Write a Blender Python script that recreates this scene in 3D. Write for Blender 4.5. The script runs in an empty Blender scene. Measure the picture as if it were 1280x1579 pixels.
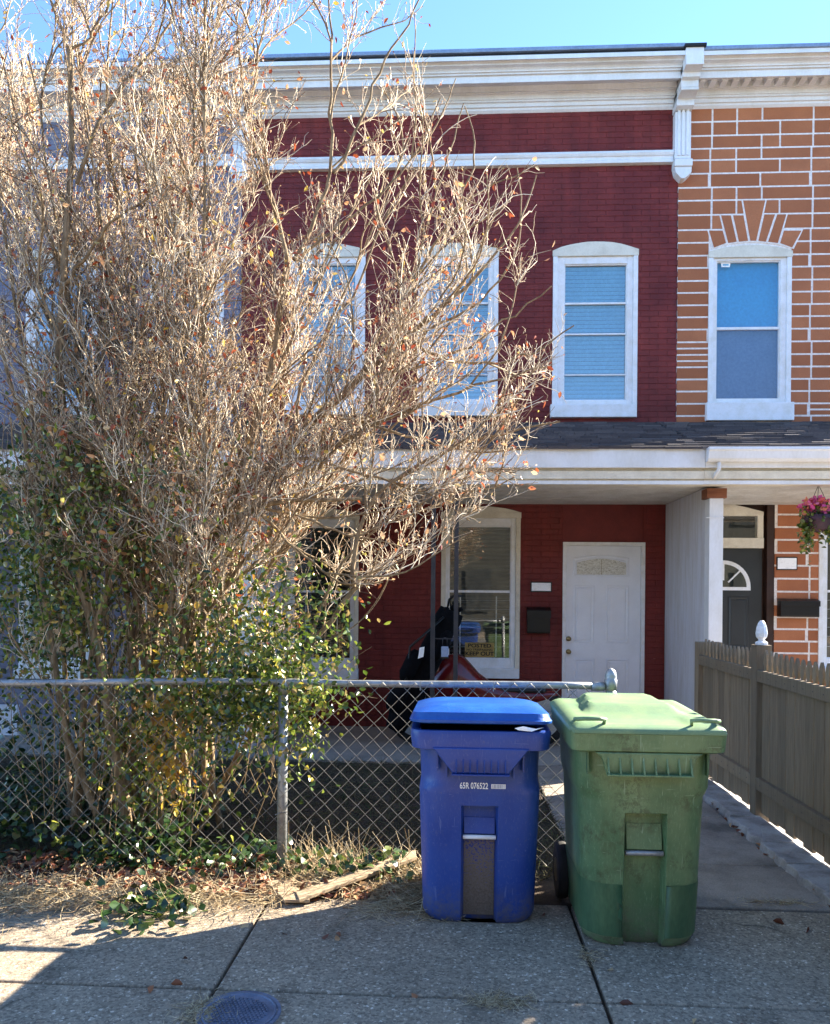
import bpy, math, random
import numpy as np
from mathutils import Vector, Matrix

random.seed(7)
rng = np.random.default_rng(7)
R = math.radians
SC = bpy.context.scene
COL = SC.collection

# ---------------------------------------------------------------- camera
EYE = 1.65
F = 1200.0 / 1280.0
YAW, ROLL = R(3.0), R(0.5)
cam_d = bpy.data.cameras.new('camera')
cam = bpy.data.objects.new('camera', cam_d)
COL.objects.link(cam)
SC.camera = cam
cam_d.sensor_fit = 'HORIZONTAL'
cam_d.sensor_width = 36.0
cam_d.lens = 36.0 * F
cam_d.shift_y = 123.5 / 1280.0
cam_d.clip_start = 0.05
cam_d.clip_end = 900.0
fw = Vector((-math.sin(YAW), math.cos(YAW), 0))
rt0 = Vector((math.cos(YAW), math.sin(YAW), 0))
up0 = Vector((0, 0, 1))
rt = rt0 * math.cos(ROLL) + up0 * math.sin(ROLL)      # camera rolled so the scene leans right
up = up0 * math.cos(ROLL) - rt0 * math.sin(ROLL)
M = Matrix((rt, up, -fw)).transposed().to_4x4()
M.translation = Vector((0, 0, EYE))
cam.matrix_world = M


def at(px, py, Y):
    """photo pixel -> point on the plane y=Y"""
    d = fw + rt * ((px - 640) / 1200.0) + up * ((913 - py) / 1200.0)
    t = Y / d.y
    return Vector((d.x * t, Y, EYE + d.z * t))


def px_of(P):
    """world points (N,3) -> photo pixels"""
    P = np.asarray(P, dtype=float) - np.array([0, 0, EYE])
    dz = P @ np.array(fw)
    return 640 + 1200 * (P @ np.array(rt)) / dz, 913 - 1200 * (P @ np.array(up)) / dz


# ---------------------------------------------------------------- light
SUN_AZ, SUN_EL = R(31.3), R(29.5)      # azimuth measured from +X towards +Y
world = bpy.data.worlds.new('World')
SC.world = world
world.use_nodes = True
wn = world.node_tree
bg = wn.nodes['Background']
sky = wn.nodes.new('ShaderNodeTexSky')
sky.sky_type = 'NISHITA'
sky.sun_disc = False
sky.sun_elevation = SUN_EL
sky.sun_rotation = math.pi / 2 - SUN_AZ
sky.altitude = 50
sky.air_density = 0.62
sky.dust_density = 0.0
sky.ozone_density = 1.4
tint = wn.nodes.new('ShaderNodeMix')
tint.data_type = 'RGBA'; tint.blend_type = 'MULTIPLY'
tint.inputs[0].default_value = 1.0
tint.inputs[7].default_value = (0.74, 0.88, 0.94, 1)      # clear cyan-blue winter sky
wn.links.new(sky.outputs[0], tint.inputs[6])
wn.links.new(tint.outputs[2], bg.inputs[0])
bg.inputs[1].default_value = 0.116
sun_d = bpy.data.lights.new('sun', 'SUN')
sun_d.energy = 5.0
sun_d.angle = R(0.5)
sun_d.color = (1.0, 0.90, 0.74)
sun = bpy.data.objects.new('sun', sun_d)
COL.objects.link(sun)
sdir = Vector((math.cos(SUN_EL) * math.cos(SUN_AZ), math.cos(SUN_EL) * math.sin(SUN_AZ), math.sin(SUN_EL)))
sun.rotation_euler = (-sdir).to_track_quat('-Z', 'Y').to_euler()
sun.location = sdir * 40
vs = SC.view_settings
vs.view_transform = 'Standard'
vs.look = 'None'
vs.gamma = 1.0
vs.use_curve_mapping = False
vs.exposure = 2.6


# ---------------------------------------------------------------- materials
def srgb(r, g, b):
    f = lambda c: (c / 255 / 12.92) if c / 255 <= 0.04045 else ((c / 255 + 0.055) / 1.055) ** 2.4
    return (f(r), f(g), f(b), 1)


class Mat:
    def __init__(s, name, col=(0.5, 0.5, 0.5, 1), rough=0.6, spec=0.4, metal=0.0):
        s.m = bpy.data.materials.new(name)
        s.m.use_nodes = True
        s.t = s.m.node_tree
        s.b = s.t.nodes['Principled BSDF']
        s.b.inputs['Base Color'].default_value = col
        s.b.inputs['Roughness'].default_value = rough
        s.b.inputs['Specular IOR Level'].default_value = spec
        s.b.inputs['Metallic'].default_value = metal
        s.tc = None

    def n(s, t, **kw):
        nd = s.t.nodes.new(t)
        for k, v in kw.items():
            setattr(nd, k, v)
        return nd

    def l(s, a, b):
        s.t.links.new(a, b)

    def coord(s, scale=(1, 1, 1)):
        if s.tc is None:
            s.tc = s.n('ShaderNodeNewGeometry')
        mp = s.n('ShaderNodeMapping')
        mp.inputs['Scale'].default_value = scale
        s.l(s.tc.outputs['Position'], mp.inputs[0])
        return mp.outputs[0]

    def noise(s, scale, detail=4, rough=0.6, stretch=(1, 1, 1), dist=0.0):
        nd = s.n('ShaderNodeTexNoise')
        nd.inputs['Scale'].default_value = scale
        nd.inputs['Detail'].default_value = detail
        nd.inputs['Roughness'].default_value = rough
        nd.inputs['Distortion'].default_value = dist
        s.l(s.coord(stretch), nd.inputs['Vector'])
        return nd.outputs[0]

    def ramp(s, fac, stops):
        nd = s.n('ShaderNodeValToRGB')
        cr = nd.color_ramp
        while len(cr.elements) < len(stops):
            cr.elements.new(0.5)
        for e, (p, c) in zip(cr.elements, stops):
            e.position = p
            e.color = c if not isinstance(c, (int, float)) else (c, c, c, 1)
        s.l(fac, nd.inputs[0])
        return nd.outputs[0]

    def mix(s, fac, a, b, mode='MIX'):
        nd = s.n('ShaderNodeMix', data_type='RGBA', blend_type=mode)
        for sock, v in ((nd.inputs[0], fac), (nd.inputs[6], a), (nd.inputs[7], b)):
            if hasattr(v, 'node'):
                s.l(v, sock)
            else:
                sock.default_value = v
        return nd.outputs[2]

    def col(s, sock):
        s.l(sock, s.b.inputs['Base Color'])

    def bump(s, sock, dist=0.01, strength=0.5):
        nd = s.n('ShaderNodeBump')
        nd.inputs['Distance'].default_value = dist
        nd.inputs['Strength'].default_value = strength
        s.l(sock, nd.inputs['Height'])
        s.l(nd.outputs[0], s.b.inputs['Normal'])

    def island(s):
        if s.tc is None:
            s.tc = s.n('ShaderNodeNewGeometry')
        return s.tc.outputs['Random Per Island']

    def objrand(s):
        nd = s.n('ShaderNodeObjectInfo')
        return nd.outputs['Random']


def weathered(name, c, c2, rough=0.6, sc=6, fine=60, stretch=(1, 1, 1), bump=0.003, spec=0.4, lo=0.4, hi=0.7, metal=0, fc=0.13):
    m = Mat(name, c, rough, spec, metal)
    a = m.noise(sc, 6, 0.65, stretch)
    b = m.noise(fine, 3, 0.6, stretch)
    f = m.ramp(a, [(lo, 0.0), (hi, 1.0)])
    k = m.mix(f, c, c2)
    g = m.ramp(b, [(0.3, 1 - fc), (0.7, 1 + fc * .9)])
    m.col(m.mix(1.0, k, g, 'MULTIPLY'))
    m.bump(b, bump, 0.6)
    return m


white = weathered('white_paint', srgb(232, 233, 236), srgb(216, 215, 212), 0.5, 3, 50, (1, 1, .5), bump=.001, fc=.04)
cream = weathered('cream_paint', srgb(228, 220, 202), srgb(206, 196, 176), 0.6, 5, 60, bump=.0015, fc=.06)
trim = weathered('window_trim_paint', srgb(238, 238, 240), srgb(222, 220, 214), 0.5, 8, 70, bump=.001, fc=.04)

redm = Mat('red_painted_brick', srgb(112, 34, 40), 0.55, 0.35)
_a = redm.noise(2.2, 5, 0.6)
_b = redm.noise(45, 4, 0.6, (1, 1, 3))
_c = redm.noise(9, 8, 0.75, (0.5, 1, 3.5), 0.4)
k = redm.mix(redm.ramp(_a, [(0.35, 0), (0.7, 1)]), srgb(100, 29, 28), srgb(122, 45, 39))
k = redm.mix(1.0, k, redm.ramp(_b, [(0.3, 0.8), (0.7, 1.15)]), 'MULTIPLY')
_d = redm.noise(5, 5, 0.65, (2.2, 1, 0.22))
k = redm.mix(1.0, k, redm.ramp(_d, [(0.3, 0.78), (0.5, 1.0), (0.75, 1.25)]), 'MULTIPLY')
_i = redm.n('ShaderNodeNewGeometry')
k = redm.mix(1.0, k, redm.ramp(_i.outputs['Random Per Island'], [(0, .93), (1, 1.07)]), 'MULTIPLY')
k = redm.mix(redm.ramp(_c, [(0.66, 0), (0.70, 0.6)]), k, srgb(196, 140, 134))
redm.col(k)
redm.bump(_b, 0.004, 0.7)

redpanel = weathered('red_render_panel', srgb(118, 42, 38), srgb(100, 32, 30), 0.6, 4, 60)
orangem = Mat('orange_painted_brick', srgb(178, 104, 68), 0.65, 0.3)
_a = orangem.noise(3, 5, 0.6)
_b = orangem.noise(70, 4, 0.6, (1, 1, 3))
k = orangem.mix(orangem.objrand(), srgb(164, 98, 62), srgb(190, 120, 80))
k = orangem.mix(orangem.ramp(_a, [(0.35, 0), (0.7, 0.6)]), k, srgb(154, 92, 60))
orangem.col(orangem.mix(1.0, k, orangem.ramp(_b, [(0.3, 0.85), (0.7, 1.1)]), 'MULTIPLY'))
orangem.bump(_b, 0.006, 0.7)
joint = weathered('white_painted_joint', srgb(244, 236, 230), srgb(222, 210, 202), 0.6, 20, 90)
greym = weathered('lavender_grey_painted_brick', srgb(120, 120, 138), srgb(100, 98, 114), 0.6, 3, 50, (1, 1, 3))
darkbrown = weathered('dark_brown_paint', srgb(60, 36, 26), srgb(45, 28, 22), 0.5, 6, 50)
tar = weathered('black_roof_tar', srgb(26, 26, 30), srgb(44, 44, 48), 0.7, 10, 80)
roofedge = weathered('blue_grey_roof_metal', srgb(140, 158, 182), srgb(118, 134, 158), 0.4, 4, 40, metal=0.3)
partym = weathered('stained_white_stucco', srgb(216, 216, 224), srgb(192, 186, 182), 0.7, 5, 60, (3, 3, 0.35), lo=0.4, hi=0.8, fc=.07)
ceilm = weathered('porch_ceiling_paint', srgb(214, 210, 202), srgb(190, 184, 172), 0.6, 4, 50)
woodblock = weathered('stained_wood_block', srgb(140, 88, 62), srgb(112, 66, 46), 0.6, 4, 40, (1, 1, 8))

shing = Mat('asphalt_shingle', srgb(70, 66, 70), 0.9, 0.2)
_b = shing.noise(160, 3, 0.7)
k = shing.ramp(shing.island(), [(0.0, srgb(74, 69, 70)), (0.5, srgb(88, 82, 83)), (1.0, srgb(104, 97, 96))])
shing.col(shing.mix(1.0, k, shing.ramp(_b, [(0.3, 0.6), (0.7, 1.35)]), 'MULTIPLY'))
shing.bump(_b, 0.004, 1.0)

conc = Mat('exposed_aggregate_concrete', (0.3, 0.3, 0.3, 1), 0.85, 0.3)
v = conc.n('ShaderNodeTexVoronoi')
v.inputs['Scale'].default_value = 95
conc.l(conc.coord(), v.inputs['Vector'])
sep = conc.n('ShaderNodeSeparateColor')
conc.l(v.outputs['Color'], sep.inputs[0])
_a = conc.noise(1.7, 6, 0.65)
_b = conc.noise(120, 4, 0.75)
_d = conc.noise(14, 6, 0.7)
stone = conc.ramp(sep.outputs[0], [(0.0, srgb(88, 82, 78)), (0.35, srgb(128, 122, 114)), (0.75, srgb(146, 140, 132)), (0.93, srgb(164, 154, 142)), (1.0, srgb(205, 202, 198))])
k = conc.mix(conc.ramp(_b, [(0.42, 0), (0.58, 0.75)]), stone, srgb(122, 116, 108))
k = conc.mix(1.0, k, conc.ramp(_a, [(0.3, 1.0), (0.7, 1.34)]), 'MULTIPLY')
k = conc.mix(1.0, k, conc.ramp(_d, [(0.25, 0.8), (0.7, 1.1)]), 'MULTIPLY')
k = conc.mix(1.0, k, (1.16, 1.03, 0.87, 1), 'MULTIPLY')


def cracks(m, k, sc, width, dark):
    w = m.n('ShaderNodeTexNoise'); w.inputs['Scale'].default_value = 3.0; w.inputs['Detail'].default_value = 6
    m.l(m.coord(), w.inputs['Vector'])
    ad = m.n('ShaderNodeMix', data_type='VECTOR'); ad.inputs[0].default_value = 0.22
    m.l(m.coord(), ad.inputs[4]); m.l(w.outputs['Color'], ad.inputs[5])
    vo = m.n('ShaderNodeTexVoronoi', feature='DISTANCE_TO_EDGE'); vo.inputs['Scale'].default_value = sc
    m.l(ad.outputs[1], vo.inputs['Vector'])
    gate = m.noise(0.9, 2, 0.5)
    f1 = m.ramp(vo.outputs['Distance'], [(0.0, 1.0), (width, 0.0)])
    f2 = m.ramp(gate, [(0.57, 0.0), (0.62, dark)])
    mu = m.n('ShaderNodeMath', operation='MULTIPLY'); m.l(f1, mu.inputs[0]); m.l(f2, mu.inputs[1])
    st = m.ramp(m.noise(2.6, 3, 0.5, dist=0.6), [(0.62, 1.0), (0.68, 0.72)])
    k = m.mix(1.0, k, st, 'MULTIPLY')
    return m.mix(mu.outputs[0], k, srgb(44, 40, 36))


k = cracks(conc, k, 0.55, 0.006, 0.85)
conc.col(k)
conc.bump(_b, 0.006, 0.9)
walkm = weathered('worn_walkway_concrete', srgb(156, 144, 132), srgb(112, 102, 92), 0.85, 2.6, 110, bump=0.006, fc=.22)
_k = [l_.from_socket for l_ in walkm.t.links if l_.to_socket == walkm.b.inputs['Base Color']][0]
walkm.col(cracks(walkm, _k, 0.9, 0.008, 0.9))
kerbm = weathered('pale_kerb_concrete', srgb(168, 164, 162), srgb(120, 112, 108), 0.85, 6, 90, bump=0.008)
porchm = weathered('porch_slab_concrete', srgb(150, 144, 136), srgb(124, 118, 110), 0.85, 2, 60, bump=0.003)
soil = weathered('dark_soil', srgb(62, 50, 40), srgb(88, 74, 58), 0.95, 5, 70, bump=0.02)
asphalt = weathered('asphalt', srgb(118, 114, 106), srgb(136, 130, 120), 0.9, 3, 150, bump=0.004)


def glass(name, fac=0.3, tint=(0.8, 0.86, 0.9, 1), rough=0.015, wav=.12):
    m = bpy.data.materials.new(name)
    m.use_nodes = True
    t = m.node_tree
    t.nodes.clear()
    o = t.nodes.new('ShaderNodeOutputMaterial')
    mx = t.nodes.new('ShaderNodeMixShader')
    tr = t.nodes.new('ShaderNodeBsdfTransparent')
    gl = t.nodes.new('ShaderNodeBsdfGlossy')
    tr.inputs[0].default_value = tint
    gl.inputs['Roughness'].default_value = rough
    nz = t.nodes.new('ShaderNodeTexNoise')
    g = t.nodes.new('ShaderNodeNewGeometry')
    t.links.new(g.outputs['Position'], nz.inputs['Vector'])
    nz.inputs['Scale'].default_value = 3.0
    bp = t.nodes.new('ShaderNodeBump')
    bp.inputs['Distance'].default_value = 0.01
    bp.inputs['Strength'].default_value = wav
    t.links.new(nz.outputs[0], bp.inputs['Height'])
    t.links.new(bp.outputs[0], gl.inputs['Normal'])
    mx.inputs[0].default_value = fac
    t.links.new(tr.outputs[0], mx.inputs[1])
    t.links.new(gl.outputs[0], mx.inputs[2])
    t.links.new(mx.outputs[0], o.inputs[0])

    class W:
        pass
    w = W()
    w.m = m
    return w


glass_up = glass('sky_reflecting_glass', 0.22, (0.44, 0.74, 0.86, 1))  # blue of the reflected sky is put into the tint too
glass_deep = glass('deep_blue_reflecting_glass', 0.14, (0.5, 0.82, 0.92, 1))  # tint adds sky blue beyond what the gloss reflects
glass_scr = glass('screened_lower_glass', 0.14, (0.6, 0.72, 0.85, 1), 0.25)
glass_low = glass('dim_lower_window_glass', 0.13, (0.75, 0.78, 0.75, 1), wav=.03)
glass_frost = Mat('patterned_door_glass', srgb(178, 176, 160), 0.25, 0.8)
_b = glass_frost.noise(38, 5, 0.7, (1, 1, 2), 1.2)
glass_frost.col(glass_frost.ramp(_b, [(0.35, srgb(170, 164, 144)), (0.5, srgb(226, 222, 208)), (0.65, srgb(246, 246, 240))]))
glass_frost.bump(_b, 0.01, 1.0)
blindm = weathered('pale_blind_slats', srgb(206, 220, 232), srgb(190, 208, 224), 0.5, 3, 30)
dimblind = weathered('dim_grey_blind_slats', srgb(96, 98, 96), srgb(76, 78, 78), 0.6, 3, 30)
bluepanel = weathered('blue_window_shade', srgb(76, 164, 200), srgb(66, 150, 190), 0.6, 2, 30)
greyshade = weathered('grey_blue_curtain', srgb(118, 136, 158), srgb(104, 124, 148), 0.7, 2, 30)
dark_int = weathered('dim_interior', srgb(46, 48, 48), srgb(72, 72, 68), 0.8, 3, 20, (2, 1, 0.6))  # darkness of the unlit rooms put into the colour
doorw = weathered('white_steel_door_paint', srgb(236, 238, 244), srgb(226, 228, 234), 0.4, 3, 60, bump=0.0004, fc=.02)
doord = weathered('charcoal_door_paint', srgb(46, 50, 52), srgb(38, 42, 44), 0.4, 3, 60, bump=0.0004, fc=.04)
brass = Mat('worn_brass', srgb(150, 130, 90), 0.35, 0.5, 0.9)
steel = weathered('galvanised_steel', srgb(165, 168, 170), srgb(128, 130, 134), 0.45, 14, 90, metal=0.55, bump=0.001)
steelwire = weathered('galvanised_wire', srgb(150, 148, 142), srgb(108, 104, 98), 0.45, 20, 90, metal=0.5, bump=0.0)
iron = weathered('dark_iron_paint', srgb(48, 48, 54), srgb(66, 64, 66), 0.5, 12, 80)
blackm = weathered('black_enamel', srgb(9, 9, 10), srgb(15, 15, 17), 0.35, 10, 80)
blackfab = weathered('black_bag_fabric', srgb(6, 6, 9), srgb(13, 13, 18), 0.9, 22, 90, bump=0.01, spec=.15)
rubber = weathered('black_rubber', srgb(24, 24, 24), srgb(40, 38, 36), 0.8, 12, 80)
redgloss = Mat('glossy_red_bodywork', srgb(98, 20, 20), 0.18, 0.6)
signm = weathered('yellow_brown_sign_card', srgb(176, 148, 84), srgb(150, 124, 70), 0.6, 20, 90)
inkm = Mat('black_ink', srgb(20, 18, 18), 0.6)
whiteflat = weathered('plain_white_plate', srgb(254, 254, 254), srgb(250, 250, 250), 0.5, 3, 30, bump=0)
taupe = Mat('taupe_painted_wood', srgb(118, 104, 88), 0.75, 0.25)
_a = taupe.noise(7, 6, 0.7, (3, 3, .25), 0.5)
_b = taupe.noise(40, 5, 0.75, (3, 3, .12))
k = taupe.mix(taupe.objrand(), srgb(124, 110, 92), srgb(154, 136, 112))
k = taupe.mix(taupe.ramp(_a, [(0.42, 0), (0.7, 0.6)]), k, srgb(100, 88, 76))
taupe.col(taupe.mix(1.0, k, taupe.ramp(_b, [(0.3, 0.74), (0.7, 1.16)]), 'MULTIPLY'))
taupe.bump(_b, 0.006, 0.8)
finialm = weathered('bright_white_finial', srgb(240, 240, 244), srgb(222, 222, 226), 0.35, 5, 60)
board = weathered('weathered_bare_board', srgb(176, 156, 128), srgb(132, 112, 88), 0.85, 12, 90, (1, 5, 5), bump=0.006)
castiron = weathered('blue_grey_cast_iron', srgb(116, 124, 144), srgb(84, 90, 108), 0.55, 14, 120, metal=0.3, bump=0.002)

bluep = Mat('blue_bin_plastic', srgb(34, 52, 140), 0.33, 0.5)
_a = bluep.noise(3.2, 6, 0.6, (1, 1, 0.5))
_b = bluep.noise(130, 4, 0.75, (1, 1, 0.35))
_c = bluep.noise(26, 9, 0.8)
k = bluep.mix(bluep.ramp(_a, [(0.35, 0), (0.7, 1)]), srgb(20, 56, 134), srgb(46, 78, 154))
k = bluep.mix(bluep.ramp(_b, [(0.55, 0), (0.75, 0.5)]), k, srgb(104, 112, 158))
k = bluep.mix(bluep.ramp(_c, [(0.58, 0), (0.66, 0.5)]), k, srgb(86, 92, 126))
_s1 = bluep.noise(60, 3, 0.6, (1.0, 1, 0.05), 0.3)
_s2 = bluep.noise(60, 3, 0.6, (0.08, 1, 1.0), 0.3)
k = bluep.mix(bluep.ramp(_s1, [(0.66, 0), (0.70, 0.5)]), k, srgb(110, 124, 172))
k = bluep.mix(bluep.ramp(_s2, [(0.68, 0), (0.72, 0.45)]), k, srgb(110, 124, 172))
_z = bluep.n('ShaderNodeSeparateXYZ'); bluep.l(bluep.coord(), _z.inputs[0])
_g = bluep.n('ShaderNodeMath', operation='MULTIPLY')
bluep.l(bluep.ramp(_z.outputs[2], [(0.0, 1.0), (0.22, 0.0)]), _g.inputs[0]); bluep.l(bluep.ramp(bluep.noise(18, 6, .8), [(0.4, 0), (0.6, .8)]), _g.inputs[1])
k = bluep.mix(_g.outputs[0], k, srgb(104, 98, 86))
bluep.col(k)
bluep.l(bluep.ramp(_a, [(0.3, 0.28), (0.7, 0.48)]), bluep.b.inputs['Roughness'])
bluep.bump(_a, 0.02, 0.25)
bluedirt = Mat('mud_caked_blue_plastic', srgb(90, 84, 78), 0.8, 0.2)
_b = bluedirt.noise(95, 4, 0.8)
g = bluedirt.n('ShaderNodeSeparateXYZ')
bluedirt.l(bluedirt.coord(), g.inputs[0])
gz = bluedirt.ramp(g.outputs[2], [(0.02, 0.22), (0.42, -0.0)])
ad = bluedirt.n('ShaderNodeMath', operation='ADD')
bluedirt.l(_b, ad.inputs[0]); bluedirt.l(gz, ad.inputs[1])
bluedirt.col(bluedirt.ramp(ad.outputs[0], [(0.46, srgb(58, 66, 128)), (0.54, srgb(120, 108, 98)), (0.75, srgb(98, 86, 76))]))
bluedirt.bump(_b, 0.004, 0.8)

greenp = Mat('green_bin_plastic', srgb(66, 112, 70), 0.42, 0.45)
_a = greenp.noise(4, 6, 0.6, (1, 1, 0.6))
_b = greenp.noise(120, 5, 0.8, (1, 1, 0.28))
_c = greenp.noise(30, 10, 0.85, (1, 1, 0.7))
_e = greenp.noise(6.5, 4, 0.5)
k = greenp.mix(greenp.ramp(_a, [(0.35, 0), (0.68, 1)]), srgb(78, 108, 72), srgb(114, 136, 94))
k = greenp.mix(greenp.ramp(_b, [(0.54, 0), (0.72, 0.6)]), k, srgb(132, 156, 120))
m2 = greenp.n('ShaderNodeMath', operation='MULTIPLY')
greenp.l(greenp.ramp(_c, [(0.47, 0), (0.56, .8)]), m2.inputs[0])
greenp.l(greenp.ramp(_e, [(0.46, 0), (0.60, 0.8)]), m2.inputs[1])
k = greenp.mix(m2.outputs[0], k, srgb(64, 66, 42))
_s1 = greenp.noise(60, 3, 0.6, (1.0, 1, 0.05), 0.3)
_s2 = greenp.noise(60, 3, 0.6, (0.08, 1, 1.0), 0.3)
k = greenp.mix(greenp.ramp(_s1, [(0.66, 0), (0.70, 0.5)]), k, srgb(150, 172, 140))
k = greenp.mix(greenp.ramp(_s2, [(0.68, 0), (0.72, 0.45)]), k, srgb(150, 172, 140))
_z = greenp.n('ShaderNodeSeparateXYZ'); greenp.l(greenp.coord(), _z.inputs[0])
_g = greenp.n('ShaderNodeMath', operation='MULTIPLY')
greenp.l(greenp.ramp(_z.outputs[2], [(0.0, 1.0), (0.22, 0.0)]), _g.inputs[0]); greenp.l(greenp.ramp(greenp.noise(18, 6, .8), [(0.4, 0), (0.6, .8)]), _g.inputs[1])
k = greenp.mix(_g.outputs[0], k, srgb(104, 98, 86))
greenp.col(k)
greenp.bump(_a, 0.02, 0.2)
greenlow = weathered('darker_green_band', srgb(60, 90, 62), srgb(84, 110, 76), 0.45, 9, 90, (1, 1, .3), bump=0.001)
greenlid = Mat('pale_green_lid_plastic', srgb(120, 168, 112), 0.5, 0.4)
_a = greenlid.noise(5, 6, 0.65)
_b = greenlid.noise(90, 5, 0.8)
k = greenlid.mix(greenlid.ramp(_a, [(0.35, 0), (0.65, 1)]), srgb(98, 128, 98), srgb(120, 142, 102))  # lid green is paler than the body green
greenlid.col(greenlid.mix(1.0, k, greenlid.ramp(_b, [(0.3, 0.85), (0.7, 1.12)]), 'MULTIPLY'))

bark = Mat('pale_grey_brown_bark', srgb(150, 132, 108), 0.8, 0.25)
_a = bark.noise(30, 6, 0.7, (1, 1, 0.25))
bark.col(bark.ramp(_a, [(0.3, srgb(82, 66, 50)), (0.5, srgb(130, 110, 84)), (0.7, srgb(168, 148, 118))]))
bark.bump(_a, 0.006, 0.7)
twigm = Mat('tan_twig_bark', srgb(170, 148, 120), 0.7, 0.3)
twigm.col(twigm.ramp(twigm.island(), [(0.0, srgb(80, 58, 44)), (0.3, srgb(150, 126, 102)), (0.65, srgb(204, 186, 160)), (1.0, srgb(232, 220, 198))]))


def leafmat(name, stops, rough=0.45, trans=0.3, spec=0.5):
    m = Mat(name, (0.1, 0.2, 0.05, 1), rough, spec)
    c = m.ramp(m.island(), stops)
    m.col(c)
    tl = m.n('ShaderNodeBsdfTranslucent')
    m.l(c, tl.inputs[0])
    mx = m.n('ShaderNodeMixShader')
    mx.inputs[0].default_value = trans
    out = [x for x in m.t.nodes if x.type == 'OUTPUT_MATERIAL'][0]
    m.l(m.b.outputs[0], mx.inputs[1]); m.l(tl.outputs[0], mx.inputs[2]); m.l(mx.outputs[0], out.inputs[0])
    return m


dryleaf = leafmat('dry_rust_and_tan_leaves', [(0, srgb(120, 52, 34)), (0.25, srgb(170, 84, 46)), (0.5, srgb(196, 150, 112)), (0.8, srgb(214, 186, 150)), (1, srgb(206, 176, 72))])
greenleaf = leafmat('glossy_green_vine_leaves', [(0, srgb(36, 54, 20)), (0.4, srgb(76, 98, 32)), (0.75, srgb(126, 138, 52)), (0.9, srgb(150, 128, 84)), (1, srgb(180, 168, 60))], 0.28, 0.3, 0.7)
ivym = leafmat('dark_ivy_leaves', [(0, srgb(22, 42, 22)), (0.6, srgb(44, 72, 34)), (0.9, srgb(80, 100, 50)), (1, srgb(150, 150, 60))], 0.3, 0.2, 0.7)
yellowleaf = leafmat('yellowed_hanging_leaves', [(0, srgb(150, 100, 50)), (0.5, srgb(190, 150, 60)), (1, srgb(226, 196, 66))], 0.5, 0.4)
straw = leafmat('dry_straw', [(0, srgb(124, 100, 70)), (0.5, srgb(190, 168, 130)), (1, srgb(226, 210, 178))], 0.7, 0.15, 0.2)
yardgrass = leafmat('dormant_yard_grass', [(0, srgb(52, 46, 34)), (0.5, srgb(82, 76, 54)), (0.85, srgb(112, 104, 76)), (1, srgb(66, 92, 46))], 0.7, 0.15, 0.2)
litterm = leafmat('fallen_brown_leaves', [(0, srgb(78, 42, 30)), (0.4, srgb(128, 72, 48)), (0.7, srgb(168, 118, 82)), (1, srgb(200, 170, 130))], 0.6, 0.15)
petalm = leafmat('pink_and_orange_petals', [(0, srgb(214, 70, 150)), (0.55, srgb(236, 128, 178)), (0.7, srgb(236, 130, 96)), (1, srgb(244, 160, 130))], 0.6, 0.3)


# ---------------------------------------------------------------- object helpers
def tag(o, label=None, cat=None, group=None, kind=None):
    if label: o['label'] = label
    if cat: o['category'] = cat
    if group: o['group'] = group
    if kind: o['kind'] = kind
    return o


def empty(name, loc, label=None, cat=None, group=None, kind=None):
    o = bpy.data.objects.new(name, None)
    o.location = loc
    o.empty_display_size = 0.2
    COL.objects.link(o)
    return tag(o, label, cat, group, kind)


def root_of(o):
    while o.parent:
        o = o.parent
    return o


def add(name, mesh, mat, parent=None, smooth=False):
    if mat is not None and not mesh.materials:
        mesh.materials.append(mat.m)
    if smooth:
        mesh.polygons.foreach_set('use_smooth', [True] * len(mesh.polygons))
    o = bpy.data.objects.new(name, mesh)
    COL.objects.link(o)
    if parent:
        o.parent = parent
    return o


def world_loc(o):
    p = Vector((0, 0, 0))
    while o:
        p += Vector(o.location)
        o = o.parent
    return p


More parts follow.
